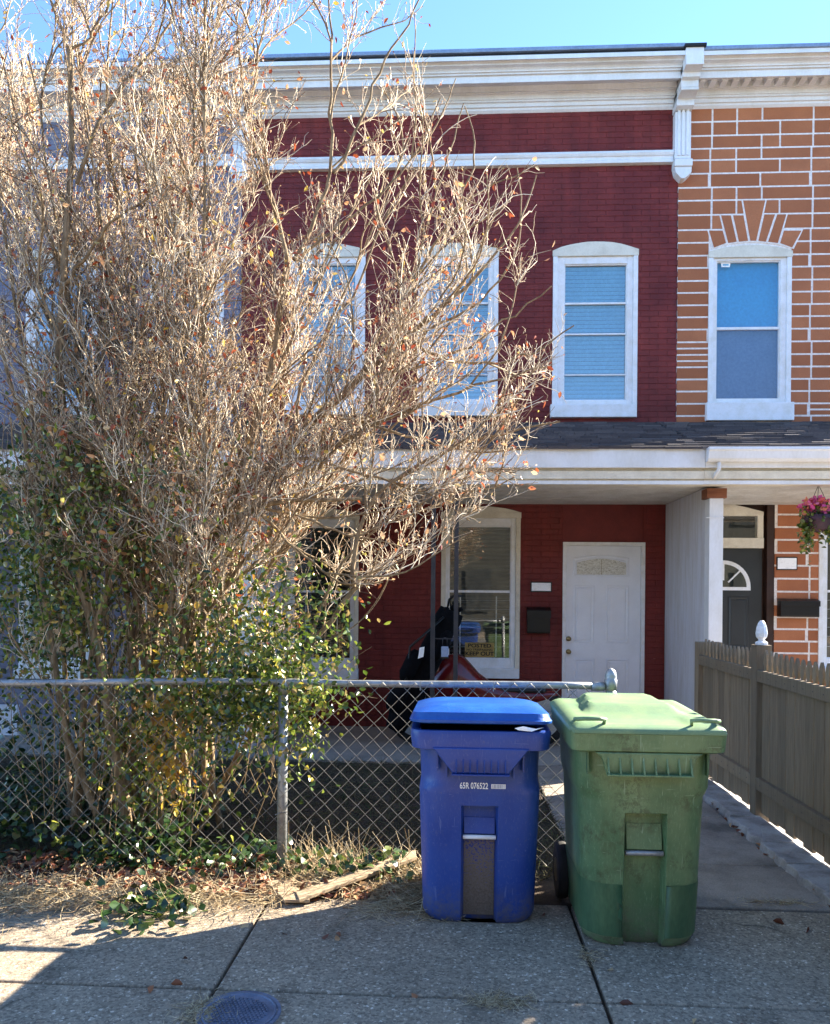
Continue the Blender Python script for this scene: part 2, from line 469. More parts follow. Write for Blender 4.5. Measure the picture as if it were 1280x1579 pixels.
class MB:
    def __init__(s):
        s.v, s.f = [], []

    def add(s, vs_, fs):
        n = len(s.v)
        s.v += [tuple(p) for p in vs_]
        s.f += [tuple(i + n for i in f) for f in fs]
        return s

    def box(s, x0, x1, y0, y1, z0, z1):
        if x0 > x1: x0, x1 = x1, x0
        if y0 > y1: y0, y1 = y1, y0
        if z0 > z1: z0, z1 = z1, z0
        return s.add([(x0, y0, z0), (x1, y0, z0), (x1, y1, z0), (x0, y1, z0), (x0, y0, z1), (x1, y0, z1), (x1, y1, z1), (x0, y1, z1)],
                     [(0, 3, 2, 1), (4, 5, 6, 7), (0, 1, 5, 4), (1, 2, 6, 5), (2, 3, 7, 6), (3, 0, 4, 7)])

    def cbox(s, x0, x1, y0, y1, z0, z1, c=0.003):
        """box with the front (-Y) face chamfered"""
        if x0 > x1: x0, x1 = x1, x0
        return s.add([(x0, y0 + c, z0), (x1, y0 + c, z0), (x1, y1, z0), (x0, y1, z0), (x0, y0 + c, z1), (x1, y0 + c, z1), (x1, y1, z1), (x0, y1, z1),
                      (x0 + c, y0, z0 + c), (x1 - c, y0, z0 + c), (x1 - c, y0, z1 - c), (x0 + c, y0, z1 - c)],
                     [(0, 3, 2, 1), (4, 5, 6, 7), (1, 2, 6, 5), (3, 0, 4, 7), (8, 9, 10, 11), (0, 1, 9, 8), (1, 5, 10, 9), (5, 4, 11, 10), (4, 0, 8, 11)])

    def prismY(s, poly, y0, y1):
        """polygon [(x,z)] seen from the front, extruded y0..y1"""
        n = len(poly)
        area = sum(poly[i][0] * poly[(i + 1) % n][1] - poly[(i + 1) % n][0] * poly[i][1] for i in range(n))
        if area < 0: poly = poly[::-1]
        v_ = [(x, y0, z) for x, z in poly] + [(x, y1, z) for x, z in poly]
        f = [tuple(range(n)), tuple(range(2 * n - 1, n - 1, -1))] + [(i, n + i, n + (i + 1) % n, (i + 1) % n) for i in range(n)]
        return s.add(v_, f)

    def prismX(s, prof, x0, x1):
        """profile [(y,z)] extruded along X"""
        n = len(prof)
        area = sum(prof[i][0] * prof[(i + 1) % n][1] - prof[(i + 1) % n][0] * prof[i][1] for i in range(n))
        if area < 0: prof = prof[::-1]
        v_ = [(x1, y, z) for y, z in prof] + [(x0, y, z) for y, z in prof]
        f = [tuple(range(n)), tuple(range(2 * n - 1, n - 1, -1))] + [(i, n + i, n + (i + 1) % n, (i + 1) % n) for i in range(n)]
        return s.add(v_, f)

    def tube(s, pts, r, n=8, cap=True):
        pts = [Vector(p) for p in pts]
        rs = r if isinstance(r, (list, tuple)) else [r] * len(pts)
        V, Fc = [], []
        ref = Vector((0, 0, 1)) if abs((pts[-1] - pts[0]).normalized().z) < 0.9 else Vector((1, 0, 0))
        for i, p in enumerate(pts):
            d = (pts[min(i + 1, len(pts) - 1)] - pts[max(i - 1, 0)]).normalized()
            a = d.cross(ref).normalized()
            b = a.cross(d)
            for k in range(n):
                t = 2 * math.pi * k / n
                V.append(p + a * math.cos(t) * rs[i] + b * math.sin(t) * rs[i])
        for i in range(len(pts) - 1):
            for k in range(n):
                Fc.append((i * n + k, i * n + (k + 1) % n, (i + 1) * n + (k + 1) % n, (i + 1) * n + k))
        if cap:
            Fc.append(tuple(range(n - 1, -1, -1)))
            Fc.append(tuple(range((len(pts) - 1) * n, len(pts) * n)))
        return s.add(V, Fc)

    def lathe(s, prof, c, n=24, axis='z'):
        V, Fc = [], []
        for r, h in prof:
            for k in range(n):
                t = 2 * math.pi * k / n
                if axis == 'z': V.append((c[0] + r * math.cos(t), c[1] + r * math.sin(t), c[2] + h))
                elif axis == 'x': V.append((c[0] + h, c[1] + r * math.cos(t), c[2] + r * math.sin(t)))
                else: V.append((c[0] + r * math.cos(t), c[1] + h, c[2] + r * math.sin(t)))
        for i in range(len(prof) - 1):
            for k in range(n):
                q = (i * n + k, i * n + (k + 1) % n, (i + 1) * n + (k + 1) % n, (i + 1) * n + k)
                Fc.append(q if axis != 'y' else q[::-1])
        Fc.append(tuple(range(n - 1, -1, -1)))
        Fc.append(tuple(range((len(prof) - 1) * n, len(prof) * n)))
        return s.add(V, Fc)

    def build(s, name, mat, parent=None, smooth=False, bevel=0, local=False, seg=2, angle=None):
        off = world_loc(parent) if (parent and not local) else Vector((0, 0, 0))
        me = bpy.data.meshes.new(name)
        me.from_pydata([(a - off.x, b - off.y, c - off.z) for a, b, c in s.v], [], s.f)
        me.update()
        o = add(name, me, mat, parent, smooth)
        if bevel:
            m = o.modifiers.new('bevel', 'BEVEL')
            m.width = bevel; m.segments = seg; m.limit_method = 'ANGLE'; m.angle_limit = R(35)
        if angle is not None:
            me.polygons.foreach_set('use_smooth', [True] * len(me.polygons))
            m = o.modifiers.new('es', 'EDGE_SPLIT'); m.split_angle = R(angle)
        return o


def fast_mesh(name, V, Fq):
    """V (N,3), Fq (M,k) index arrays"""
    me = bpy.data.meshes.new(name)
    V = np.asarray(V, dtype=np.float32); Fq = np.asarray(Fq, dtype=np.int32)
    k = Fq.shape[1]
    me.vertices.add(len(V)); me.vertices.foreach_set('co', V.ravel())
    me.loops.add(Fq.size); me.loops.foreach_set('vertex_index', Fq.ravel())
    me.polygons.add(len(Fq))
    me.polygons.foreach_set('loop_start', np.arange(0, Fq.size, k, dtype=np.int32))
    me.polygons.foreach_set('loop_total', np.full(len(Fq), k, dtype=np.int32))
    me.update(calc_edges=True)
    me.validate()
    return me


def tubes_np(P, r0, r1, sides=3):
    """P (N,K,3) polylines -> verts, quads"""
    N, K, _ = P.shape
    D = np.empty_like(P)
    D[:, 1:-1] = P[:, 2:] - P[:, :-2]; D[:, 0] = P[:, 1] - P[:, 0]; D[:, -1] = P[:, -1] - P[:, -2]
    D /= np.linalg.norm(D, axis=2, keepdims=True) + 1e-9
    ref = np.tile(np.array([0.31, 0.87, 0.38]), (N, 1))[:, None, :]
    A = np.cross(D, np.broadcast_to(ref, D.shape)); A /= np.linalg.norm(A, axis=2, keepdims=True) + 1e-9
    B = np.cross(A, D)
    rad = np.linspace(0, 1, K)[None, :] * (np.asarray(r1) - np.asarray(r0)).reshape(-1, 1) + np.asarray(r0).reshape(-1, 1)
    t = 2 * np.pi * np.arange(sides) / sides
    V = P[:, :, None, :] + rad[:, :, None, None] * (A[:, :, None, :] * np.cos(t)[None, None, :, None] + B[:, :, None, :] * np.sin(t)[None, None, :, None])
    idx = np.arange(N * K * sides).reshape(N, K, sides)
    a = idx[:, :-1, :]; b = np.roll(a, -1, axis=2); d = idx[:, 1:, :]; c = np.roll(d, -1, axis=2)
    Fq = np.stack([a, b, c, d], axis=-1).reshape(-1, 4)
    return V.reshape(-1, 3), Fq


def leaves_np(C, L, W, D=None, up_bias=0.0, fold=0.25):
    """folded leaf: two quads sharing a midrib; C (N,3)"""
    N = len(C)
    if D is None:
        D = rng.normal(size=(N, 3)); D[:, 2] -= up_bias
    D /= np.linalg.norm(D, axis=1, keepdims=True) + 1e-9
    Rv = rng.normal(size=(N, 3)); S = np.cross(D, Rv); S /= np.linalg.norm(S, axis=1, keepdims=True) + 1e-9
    Nn = np.cross(S, D)
    L = np.asarray(L).reshape(-1, 1) * np.ones((N, 1)); W = np.asarray(W).reshape(-1, 1) * np.ones((N, 1))
    base = C; tip = C + D * L
    m1 = C + D * L * 0.35; m2 = C + D * L * 0.7
    up_ = Nn * W * fold
    l1 = m1 + S * W * 0.5 + up_; l2 = m2 + S * W * 0.38 + up_ * .8
    r1 = m1 - S * W * 0.5 + up_; r2 = m2 - S * W * 0.38 + up_ * .8
    V = np.stack([base, tip, l1, l2, r1, r2], axis=1).reshape(-1, 3)
    o = (np.arange(N) * 6)[:, None]
    Fq = np.concatenate([o + np.array([[0, 2, 3, 1]]), o + np.array([[0, 1, 5, 4]])], axis=0)
    return V, Fq


def np_obj(name, V, Fq, mat, parent=None, kind=None, smooth=False):
    V = np.asarray(V, dtype=float)
    if parent: V = V - np.array(world_loc(parent))
    me = fast_mesh(name, V, Fq)
    o = add(name, me, mat, parent, smooth)
    if kind: o['kind'] = kind
    return o


def text(name, s, size, loc, mat, parent, bold=0.0, ext=0.0008, sx=1.0, align='CENTER'):
    cu = bpy.data.curves.new(name + '_curve', 'FONT')
    cu.body = s; cu.size = size; cu.extrude = ext; cu.offset = bold
    cu.align_x = align; cu.align_y = 'CENTER'
    tmp = bpy.data.objects.new('tmp', cu)
    COL.objects.link(tmp)
    dg = bpy.context.evaluated_depsgraph_get()
    me = bpy.data.meshes.new_from_object(tmp.evaluated_get(dg))
    bpy.data.objects.remove(tmp)
    me.transform(Matrix.Diagonal((sx, 1, 1, 1)))
    me.transform(Matrix.Rotation(math.pi / 2, 4, 'X'))
    off = world_loc(parent)
    me.transform(Matrix.Translation(Vector(loc) - off))
    me.materials.clear()
    return add(name, me, mat, parent)


# ================================================================ SETTING
FY = 9.5            # facade plane
g = MB().add([(-250, -250, -0.06), (250, -250, -0.06), (250, 250, -0.06), (-250, 250, -0.06)], [(0, 1, 2, 3)]).build('ground', soil)
tag(g, kind='structure')
r_ = MB().add([(-120, -9.5, -0.05), (120, -9.5, -0.05), (120, -0.9, -0.05), (-120, -0.9, -0.05)], [(0, 1, 2, 3)]).build('road', asphalt)
tag(r_, kind='structure')
fs = MB().box(-120, 120, -12.0, -9.5, -0.06, 0.07).build('far_sidewalk', conc)
tag(fs, kind='structure')

# near sidewalk with separate slabs
sw = MB().box(-60, 60, -1.0, 4.16, -0.055, -0.028).build('sidewalk', soil)
tag(sw, kind='structure')
XJ = [-0.985 + 1.6 * k for k in range(-5, 6)]
YJ = [-0.98, 1.6, 3.18, 4.17]
for j in range(3):
    for i in range(len(XJ) - 1):
        jit = random.uniform(-0.003, 0.003)
        o = MB().box(XJ[i] + 0.008, XJ[i + 1] - 0.008, YJ[j] + 0.008, YJ[j + 1] - 0.008, -0.05, jit).build('slab', conc, sw, bevel=0.008)
# walkway to the porch
wk = MB().box(0.72, 2.02, 4.19, 7.56, -0.055, -0.03).build('walkway', soil)
tag(wk, kind='structure')
for ya, yb in ((4.19, 4.86), (4.86, 5.9), (5.9, 6.9), (6.9, 7.55)):
    MB().box(0.74, 2.0, ya + .006, yb - .006, -0.05, -0.002 + random.uniform(-.006, .004)).build('slab', walkm, wk, bevel=0.008)
MB().box(2.24, 6.0, 3.0, 7.55, -0.055, -0.02).build('side_yard', kerbm)['kind'] = 'structure'
# kerb stones by the picket fence
kb = empty('kerb', (2.1, 5.5, 0), kind='structure')
yy = 3.2
while yy < 7.3:
    ln = random.uniform(0.35, 0.85)
    x0 = 1.99 - 0.0 + random.uniform(-.015, .02); n = 9
    poly = [(2.225, yy + 0.01), (2.225, yy + ln)]
    for k in range(n):
        poly.append((x0 + random.uniform(-.022, .03), yy + ln - (ln - 0.01) * k / (n - 1)))
    V = [(x, y, -0.05) for x, y in poly] + [(x + (.015 if x < 2.2 else 0), y, 0.045 + random.uniform(-.004, .004)) for x, y in poly]
    m = len(poly)
    MB().add(V, [tuple(range(m - 1, -1, -1)), tuple(range(m, 2 * m))] + [(i, (i + 1) % m, m + (i + 1) % m, m + i) for i in range(m)]).build('kerb_stone', kerbm, kb, bevel=0.006)
    yy += ln + 0.006

# ================================================================ ACROSS THE STREET (seen only in the window glass)
def far_block():
    bk_ = weathered('far_brown_brick', srgb(78, 76, 68), srgb(60, 58, 52), .8, 2, 30)
    t = empty('apartment_building', (0, -14, 0), 'long two storey dull grey row across the street, mirrored in the windows', 'building')
    MB().box(-30, 30, -22, -12.2, 0, 7.6).build('wall', bk_, t)
    MB().box(-30.3, 30.3, -22.2, -11.7, 7.602, 8.0).build('cornice', greym, t)
    w_ = MB(); f_ = MB()
    x = -29
    while x < 29:
        for z in (.9, 4.4):
            f_.box(x - .08, x + 1.08, -12.198, -12.12, z - .08, z + 1.78)
            w_.box(x, x + 1, -12.118, -12.10, z, z + 1.7)
        x += 2.1
    w_.build('window_pane', dark_int, t)


far_block()

# ================================================================ HOUSES
xL = at(372, 500, FY).x         # grey | red
xM = at(1044, 500, FY).x        # red | orange
xR = xM + 2.08                  # unseen end of the orange house, cut short so sun reaches the shrub
xG = xL - 5.2
TOPZ = at(900, 170, FY).z       # underside of cornice
ROOFZ = at(900, 80, 9.0).z

WALLY = FY + 0.13


def zpx(px, py, d=0.0):
    return at(px, py, FY - d).z


def rect_px(x0, y0, x1, y1, Y=FY):
    a = at((x0 + x1) / 2, y0, Y); b = at((x0 + x1) / 2, y1, Y)
    l = at(x0, (y0 + y1) / 2, Y); r = at(x1, (y0 + y1) / 2, Y)
    return l.x, r.x, b.z, a.z      # x0,x1,z0,z1


# windows / doors: outer casing rectangles in px (x0, top_of_side, x1, bottom)
UP_RED = [(446, 388, 563, 640), (644, 386, 768, 642), (852, 386, 983, 644)]
LO_RED = [(437, 792, 553, 1046), (680, 790, 802, 1045)]
DOOR_RED = (867, 836, 994, 1112)
UP_OR = [(1092, 388, 1220, 650)]
UP_GR = [(40, 392, 150, 642), (232, 390, 345, 641)]
LO_GR = [(30, 795, 140, 1045), (215, 795, 330, 1046)]

red = empty('rowhouse', ((xL + xM) / 2, FY + 5, 0), 'two storey rowhouse of dark red painted brick with white trim and white front door', 'house')
orange = empty('rowhouse', ((xM + xR) / 2, FY + 5, 0), 'orange brown rowhouse with white painted joints standing right of the red house', 'house')
grey = empty('rowhouse', ((xG + xL) / 2, FY + 5, 0), 'lavender grey painted rowhouse behind the bare shrub, left of the red house', 'house')
grp = 'rowhouses side by side under one cornice line'
for h in (red, orange, grey): h['group'] = grp


def core(h, x0, x1, mat):
    w = MB().box(x0, x1, WALLY, FY + 11, -0.05, TOPZ + 0.05).build('wall', mat, h)
    MB().box(x0, x1, FY + 0.05, FY + 11, TOPZ + 0.052, ROOFZ - 0.06).build('roof', tar, h)
    return w


w_red = core(red, xL + .001, xM - .001, redm)
w_or = core(orange, xM + .001, xR, joint)
w_gr = core(grey, xG, xL - .001, greym)


def openings(lst, pad=0.02):
    return [(a + pad, b - pad, c + pad, d - 0.0) for a, b, c, d in (rect_px(*q) for q in lst)]


def lay_bricks(h_wall, x0, x1, z0, z1, bw, bh, gap, holes, mat, nparts, rank, depth=0.12, chf=0.004, wob=0.0015):
    """running bond cut around the holes; first nparts by rank become single objects"""
    pieces = []
    ncr = int((z1 - z0) / bh)
    for c in range(ncr + 1):
        za = z0 + c * bh; zb = min(za + bh - gap, z1)
        if zb - za < 0.015: continue
        x = x0 - (bw / 2 if c % 2 else 0)
        while x < x1:
            a, b = max(x, x0), min(x + bw - gap, x1)
            x += bw
            segs = [(a, b)]
            for (ha, hb, hc, hd) in holes:
                if zb <= hc or za >= hd: continue
                ns = []
                for (p, q) in segs:
                    if q <= ha or p >= hb: ns.append((p, q)); continue
                    if p < ha: ns.append((p, ha))
                    if q > hb: ns.append((hb, q))
                segs = ns
            for p, q in segs:
                if q - p > 0.02: pieces.append((p, q, za, zb))
    pieces.sort(key=rank)
    share = {}
    for (p, q, a, b) in pieces[:nparts]:
        key = (round(q - p, 3), round(b - a, 3))
        if key not in share:
            m = MB().cbox(0, q - p, 0, depth, 0, b - a, chf)
            me = bpy.data.meshes.new('brick'); me.from_pydata(m.v, [], m.f); me.update(); me.materials.append(mat.m)
            share[key] = me
        o = bpy.data.objects.new('brick', share[key])
        COL.objects.link(o); o.parent = h_wall
        o.location = Vector((p, FY + random.uniform(-wob, wob), a)) - world_loc(h_wall)
    mort = MB()
    hg = gap / 2
    for (p, q, a, b) in pieces:
        mort.add([(p - hg, FY + chf + .001, a - hg), (q + hg, FY + chf + .001, a - hg), (q + hg, FY + chf + .001, b + hg), (p - hg, FY + chf + .001, b + hg)], [(0, 1, 2, 3)])
    mort.build('mortar', mat, h_wall)
    rest = MB()
    for (p, q, a, b) in pieces[nparts:]:
        y = FY + random.uniform(-wob, wob)
        rest.cbox(p, q, y, y + depth, a, b, chf)
    if rest.v:
        rest.build('brickwork', mat, h_wall)['kind'] = 'stuff'


dpx = at(934, 768, FY)
holes_red = openings(UP_RED + LO_RED + [DOOR_RED]) 
dr = rect_px(868, 768, 993, 836)
holes_red.append(dr)
lay_bricks(w_red, xL, xM, 0.0, TOPZ + 0.02, 0.212, 0.0675, 0.005, holes_red, redm, 300,
           lambda t: abs(t[2] - 1.45) + 0.35 * abs((t[0] + t[1]) / 2 - 0.9), chf=0.0035, wob=.0012)
lay_bricks(w_gr, xG, xL, 0.0, TOPZ + 0.02, 0.424, 0.0675, 0.006, openings(UP_GR + LO_GR), greym, 0, lambda t: 0, chf=.0035)

# red rendered panel over the door
dm = at(930, 800, FY)
arch = [(dr[0], dr[2]), (dr[1], dr[2]), (dr[1], dr[3] - 0.06)]
for k in range(9):
    t = k / 8; arch.append((dr[1] + (dr[0] - dr[1]) * t, dr[3] - 0.06 + 0.06 * math.sin(math.pi * t)))
MB().prismY(arch, FY + 0.018, WALLY).build('door_head_panel', redpanel, red)
# ring of arch bricks standing proud over it
ab = MB()
for k in range(13):
    t0, t1 = k / 13, (k + 0.9) / 13
    f = lambda t, o: (dr[0] - .05 + (dr[1] - dr[0] + .1) * t, dr[3] - 0.07 + o + 0.075 * math.sin(math.pi * t))
    ab.prismY([f(t0, 0), f(t1, 0), f(t1, .1), f(t0, .1)], FY - 0.006, FY + .05)
ab.build('arch_course', redm, red)


# orange blocks: coursed ashlar pattern with white joints
def orange_blocks():
    wx = lambda c: at(640 + c / 2, 300, FY).x
    pats = [[992, 1070, 1228], [915, 992, 1125, 1228], [915, 1068, 1125], [990, 1068, 1222], [910, 990, 1125, 1222], [910, 1065, 1218]]
    per = 312
    ch = 0.1625
    holes = [list(h) for h in openings(UP_OR, 0.0)]
    o = rect_px(1112, 772, 1194, 1112); holes.append([o[0] - 0.3, o[1], -1, o[3]])
    o2 = rect_px(1262, 800, 1400, 1045); holes.append(o2)
    jn = 0.023
    lines = [300, 330, 372, 415, 455, 490, 532, 575, 615, 660, 706]
    zl = [at(1160, y / 2, FY).z for y in lines]
    while zl[-1] > 0: zl.append(zl[-1] - random.uniform(.142, .156))
    zl = zl[1:]
    top = TOPZ + .03
    zl[0] = top
    c = 0
    for z, znext in zip(zl[:-1], zl[1:]):
        za, zb = znext + jn / 2, z - jn / 2
        P = pats[c % 6]
        c += 1
        b = [wx(p + per * k) for k in range(-3, 4) for p in P]
        b = sorted(x for x in b if xM + 0.08 < x < xR - 0.08)
        b = [xM - jn / 2 + 0.004] + b + [xR]
        for i in range(len(b) - 1):
            segs = [(b[i] + jn / 2, b[i + 1] - jn / 2)]
            for (ha, hb, hc, hd) in holes:
                if zb <= hc + .02 or za >= hd - .02: continue
                ns = []
                for (p, q) in segs:
                    if q <= ha or p >= hb: ns.append((p, q)); continue
                    if p < ha: ns.append((p, ha))
                    if q > hb: ns.append((hb, q))
                segs = ns
            for p, q in segs:
                if q - p < 0.03: continue
                if (q - p) > 0.3 and random.random() < 0.06 and zb < 5.4 and zb > 3.6:
                    h2 = (za + zb) / 2
                    for u, w in ((za, h2 - jn / 2), (h2 + jn / 2, zb)):
                        MB().cbox(p, q, FY - random.uniform(0, .002), FY + .1, u, w, .002).build('brick', orangem, w_or)
                else:
                    MB().cbox(p, q, FY - random.uniform(0, .002), FY + .1, za, zb, .002).build('brick', orangem, w_or)
    # joint bed, just behind the block faces
    holes2 = [(a, b_, c_, d) for a, b_, c_, d in holes]
    bx = [xM + .001, holes2[0][0], holes2[0][1], xR]
    bed = MB()
    bed.box(xM + .001, xR, FY + .006, FY + .12, holes2[0][3], top + .02)
    bed.box(xM + .001, holes2[0][0], FY + .006, FY + .12, holes2[0][2], holes2[0][3])
    bed.box(holes2[0][1], xR, FY + .006, FY + .12, holes2[0][2], holes2[0][3])
    bed.box(xM + .001, xR, FY + .006, FY + .12, holes2[1][3], holes2[0][2])
    bed.box(holes2[1][1], holes2[2][0], FY + .006, FY + .12, 0, holes2[1][3])
    bed.box(holes2[2][0], xR, FY + .006, FY + .12, holes2[2][3], holes2[1][3])
    bed.build('joint_bed', joint, w_or)
    # voussoirs above the upstairs window
    q = lambda x, y: (lambda p: (p.x, p.z))(at(640 + x / 2, y / 2, FY))
    L = [((903, 710), (918, 764)), ((940, 663), (962, 750)), ((977, 663), (995, 746)), ((1008, 617), (1030, 743)), ((1083, 617), (1055, 743)),
         ((1113, 660), (1085, 746)), ((1148, 660), (1122, 750)), ((1195, 710), (1166, 764))]
    tops = [710, 663, 663, 617, 660, 660, 710]
    back = MB()
    for i in range(7):
        (ax, ay), (bx_, by) = L[i]; (cx, cy), (dx, dy) = L[i + 1]
        f = lambda A, B, yt: A[0] + (B[0] - A[0]) * (yt - A[1]) / (B[1] - A[1])
        yt = tops[i]
        x0t, x1t = f(L[i][0], L[i][1], yt), f(L[i + 1][0], L[i + 1][1], yt)
        back.prismY([q(x0t - 2, yt - 2.4), q(x1t + 2, yt - 2.4), q(dx + 2, dy + 4), q(bx_ - 2, by + 4)], FY - .0035 - .0003 * i, FY + .05)
        s_ = 3.6
        MB().prismY([q(x0t + s_, yt + 2), q(x1t - s_, yt + 2), q(dx - s_, dy), q(bx_ + s_, by)], FY - .0085, FY - .0058).build('arch_stone', orangem, w_or)
    back.build('arch_joints', joint, w_or)


orange_blocks()


# ---------------------------------------------------------------- windows
def window(h, q, arch_px, glass_rects, rails, mats, sill_px=None, blinds=False, wnd_label=None, casing=None, pane_backing=None, bars=None, depth=0.055, lowblind=False):
    x0, x1, z0, z1 = rect_px(*q)
    cas = casing or trim
    gx0 = min(g_[0] for g_ in glass_rects); gx1 = max(g_[2] for g_ in glass_rects)
    gy0 = min(g_[1] for g_ in glass_rects); gy1 = max(g_[3] for g_ in glass_rects)
    a0, a1, b0, b1 = rect_px(gx0, gy0, gx1, gy1)
    rise = (q[1] - arch_px) / 1200 * FY
    m = MB()
    jw = 0.055
    yo = FY - 0.014
    # casing: jambs and arched head
    m.box(x0, x0 + jw, yo, WALLY, z0, z1 - 0.07)
    m.box(x1 - jw, x1, yo, WALLY, z0, z1 - 0.07)
    win = m.build('window', cas, h, bevel=0.006)
    hd = [(x0 - .006, z1 - 0.07), (x1 + .006, z1 - 0.07), (x1 + .006, z1)]
    for k in range(11):
        t = k / 10
        hd.append((x1 + .006 + (x0 - x1 - .012) * t, z1 + rise * math.sin(math.pi * t) ** 0.8 + random.uniform(-.003, .003)))
    hd.append((x0 - .006, z1))
    MB().prismY(hd, yo - .004, WALLY).build('window_head', cream, win, bevel=0.004)
    # inner frame stepping in
    i0, i1, k1 = x0 + jw, x1 - jw, z1 - 0.07
    fm = MB()
    fm.box(i0, a0, FY + 0.012, WALLY, z0 + .02, k1)
    fm.box(a1, i1, FY + 0.012, WALLY, z0 + .02, k1)
    fm.box(a0, a1, FY + 0.012, WALLY, b1, k1)
    fm.box(a0, a1, FY + 0.012, WALLY, z0 + .02, b0)
    fm.build('frame', trim, win, bevel=0.004)
    st = MB()
    e = 0.012
    st.box(a0, a0 + e, FY + .03, FY + .06, b0, b1); st.box(a1 - e, a1, FY + .03, FY + .06, b0, b1)
    st.box(a0 + e, a1 - e, FY + .03, FY + .06, b1 - e, b1); st.box(a0 + e, a1 - e, FY + .03, FY + .06, b0, b0 + e)
    st.build('sash', trim, win)
    for (ry, th) in rails:
        z = at((gx0 + gx1) / 2, ry, FY).z
        MB().box(a0 + e, a1 - e, FY + .026, FY + .058, z - th / 2, z + th / 2).build('sash_rail', trim, win)
    for i, g_ in enumerate(glass_rects):
        c0, c1, d0, d1 = rect_px(*g_)
        MB().add([(c0, FY + depth, d0), (c1, FY + depth, d0), (c1, FY + depth, d1), (c0, FY + depth, d1)], [(0, 1, 2, 3)]).build('pane', mats[i % len(mats)], win)
    if blinds:
        bl = MB()
        z = b1 - 0.015
        while z > b0 + 0.01:
            bl.add([(a0 + .01, FY + .078, z), (a1 - .01, FY + .078, z), (a1 - .01, FY + .1, z - .037), (a0 + .01, FY + .1, z - .037)], [(0, 1, 2, 3)])
            z -= 0.05
        bl.build('blind', blindm, win)
    s_ = pane_backing or [(dark_int, gy0, gy1)]  # default is a dark panel standing in for the unlit room
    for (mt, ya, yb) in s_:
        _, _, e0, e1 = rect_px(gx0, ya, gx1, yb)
        MB().box(a0 - .01, a1 + .01, FY + .105, FY + .126, e0, e1).build('pane_backing', mt, win)
    if lowblind:
        bl = MB()
        z = b1 - 0.02
        while z > b0 + 0.01:
            bl.add([(a0 + .01, FY + .085, z), (a1 - .01, FY + .085, z), (a1 - .01, FY + .1, z - .022), (a0 + .01, FY + .1, z - .022)], [(0, 1, 2, 3)])
            z -= 0.05
        bl.build('blind', dimblind, win)
    if sill_px:
        s0, s1, t0, t1 = rect_px(*sill_px)
        MB().box(s0, s1, FY - .075, FY + .02, t0, t1).build('sill', trim, win, bevel=0.006)
    if bars:
        for bx in bars[0]:
            c = at(bx, (gy0 + gy1) / 2, FY).x
            MB().tube([(c, FY + .07, b0 + .02), (c, FY + .07, at(bx, bars[2], FY).z)], 0.008, 6).build('bar', trim, win)
        hb = MB()
        for by in bars[1]:
            z = at((gx0 + gx1) / 2, by, FY).z
            hb.tube([(a0 + .012, FY + .068, z), (a1 - .012, FY + .068, z)], 0.005, 5)
        hb.build('bar', steel, win)
    return win


for (q, ap, gl, sl) in ((UP_RED[0], 376, (458, 406, 548, 616), (441, 622, 562, 641)),
                        (UP_RED[1], 375, (660, 406, 754, 616), (638, 624, 766, 643)),
                        (UP_RED[2], 373, (870, 406, 967, 617), (848, 625, 980, 645))):
    g0, g1, g2, g3 = gl
    window(red, q, ap, [(g0, g1, g2, 466), (g0, 466, g2, 514), (g0, 514, g2, 577), (g0, 577, g2, g3)],
           [(466.5, 0.022), (514, 0.017), (577, 0.015)], [glass_up], sl, blinds=True)
for (q, ap, gl, sl) in ((LO_RED[0], 784, (452, 812, 541, 1016), (434, 1030, 549, 1046)), (LO_RED[1], 781, (692, 811, 788, 1016), (722, 1030, 799, 1045))):
    g0, g1, g2, g3 = gl
    sl = (g0 - 18, sl[1], g2 + 12, sl[3])
    window(red, q, ap, [(g0, g1, g2, 912), (g0, 912, g2, g3)], [(912, 0.03)], [glass_low], sl, casing=cream,
           pane_backing=[(dark_int, g1, g3)], lowblind=True, bars=([g0 + 18, g2 - 22], [926, 940, 954, 968, 982, 998], 920))
for (q, gl) in ((UP_GR[0], (54, 408, 138, 618)), (UP_GR[1], (246, 408, 331, 617))):
    g0, g1, g2, g3 = gl
    window(grey, q, 378, [(g0, g1, g2, 508), (g0, 508, g2, g3)], [(508, 0.03)], [glass_up], (q[0] - 4, 624, q[2], 642), pane_backing=[(greyshade, g1, g3)])
for (q, gl) in ((LO_GR[0], (44, 812, 128, 1016)), (LO_GR[1], (229, 812, 316, 1016))):
    g0, g1, g2, g3 = gl
    window(grey, q, 786, [(g0, g1, g2, 912), (g0, 912, g2, g3)], [(912, 0.03)], [glass_low], (q[0] - 4, 1030, q[2], 1046))
wo = window(orange, UP_OR[0], 379, [(1105, 401, 1204, 505), (1105, 505, 1204, 615)], [(505, 0.03)], [glass_deep, glass_scr], (1087, 622, 1221, 650),
            pane_backing=[(bluepanel, 399, 505), (greyshade, 505, 616)])
# small security sticker in the top pane
sp = at(1119, 408, FY + .05)
stk = MB().prismY([(sp.x - .05, sp.z - .03), (sp.x + .05, sp.z - .03), (sp.x + .058, sp.z + .015), (sp.x + .03, sp.z + .042), (sp.x - .02, sp.z + .046), (sp.x - .055, sp.z + .02)], FY + .049, FY + .0505).build('sticker', whiteflat, wo)
MB().box(sp.x - .035, sp.x + .035, FY + .0475, FY + .0485, sp.z - .012, sp.z + .004).build('sticker_band', bluepanel, wo)
window(orange, (1262, 800, 1380, 1045), 790, [(1276, 812, 1366, 912), (1276, 912, 1366, 1016)], [(912, 0.03)], [glass_low], (1258, 1030, 1384, 1046),
       bars=([1300, 1340], [926, 940, 954, 968, 982, 998], 920))


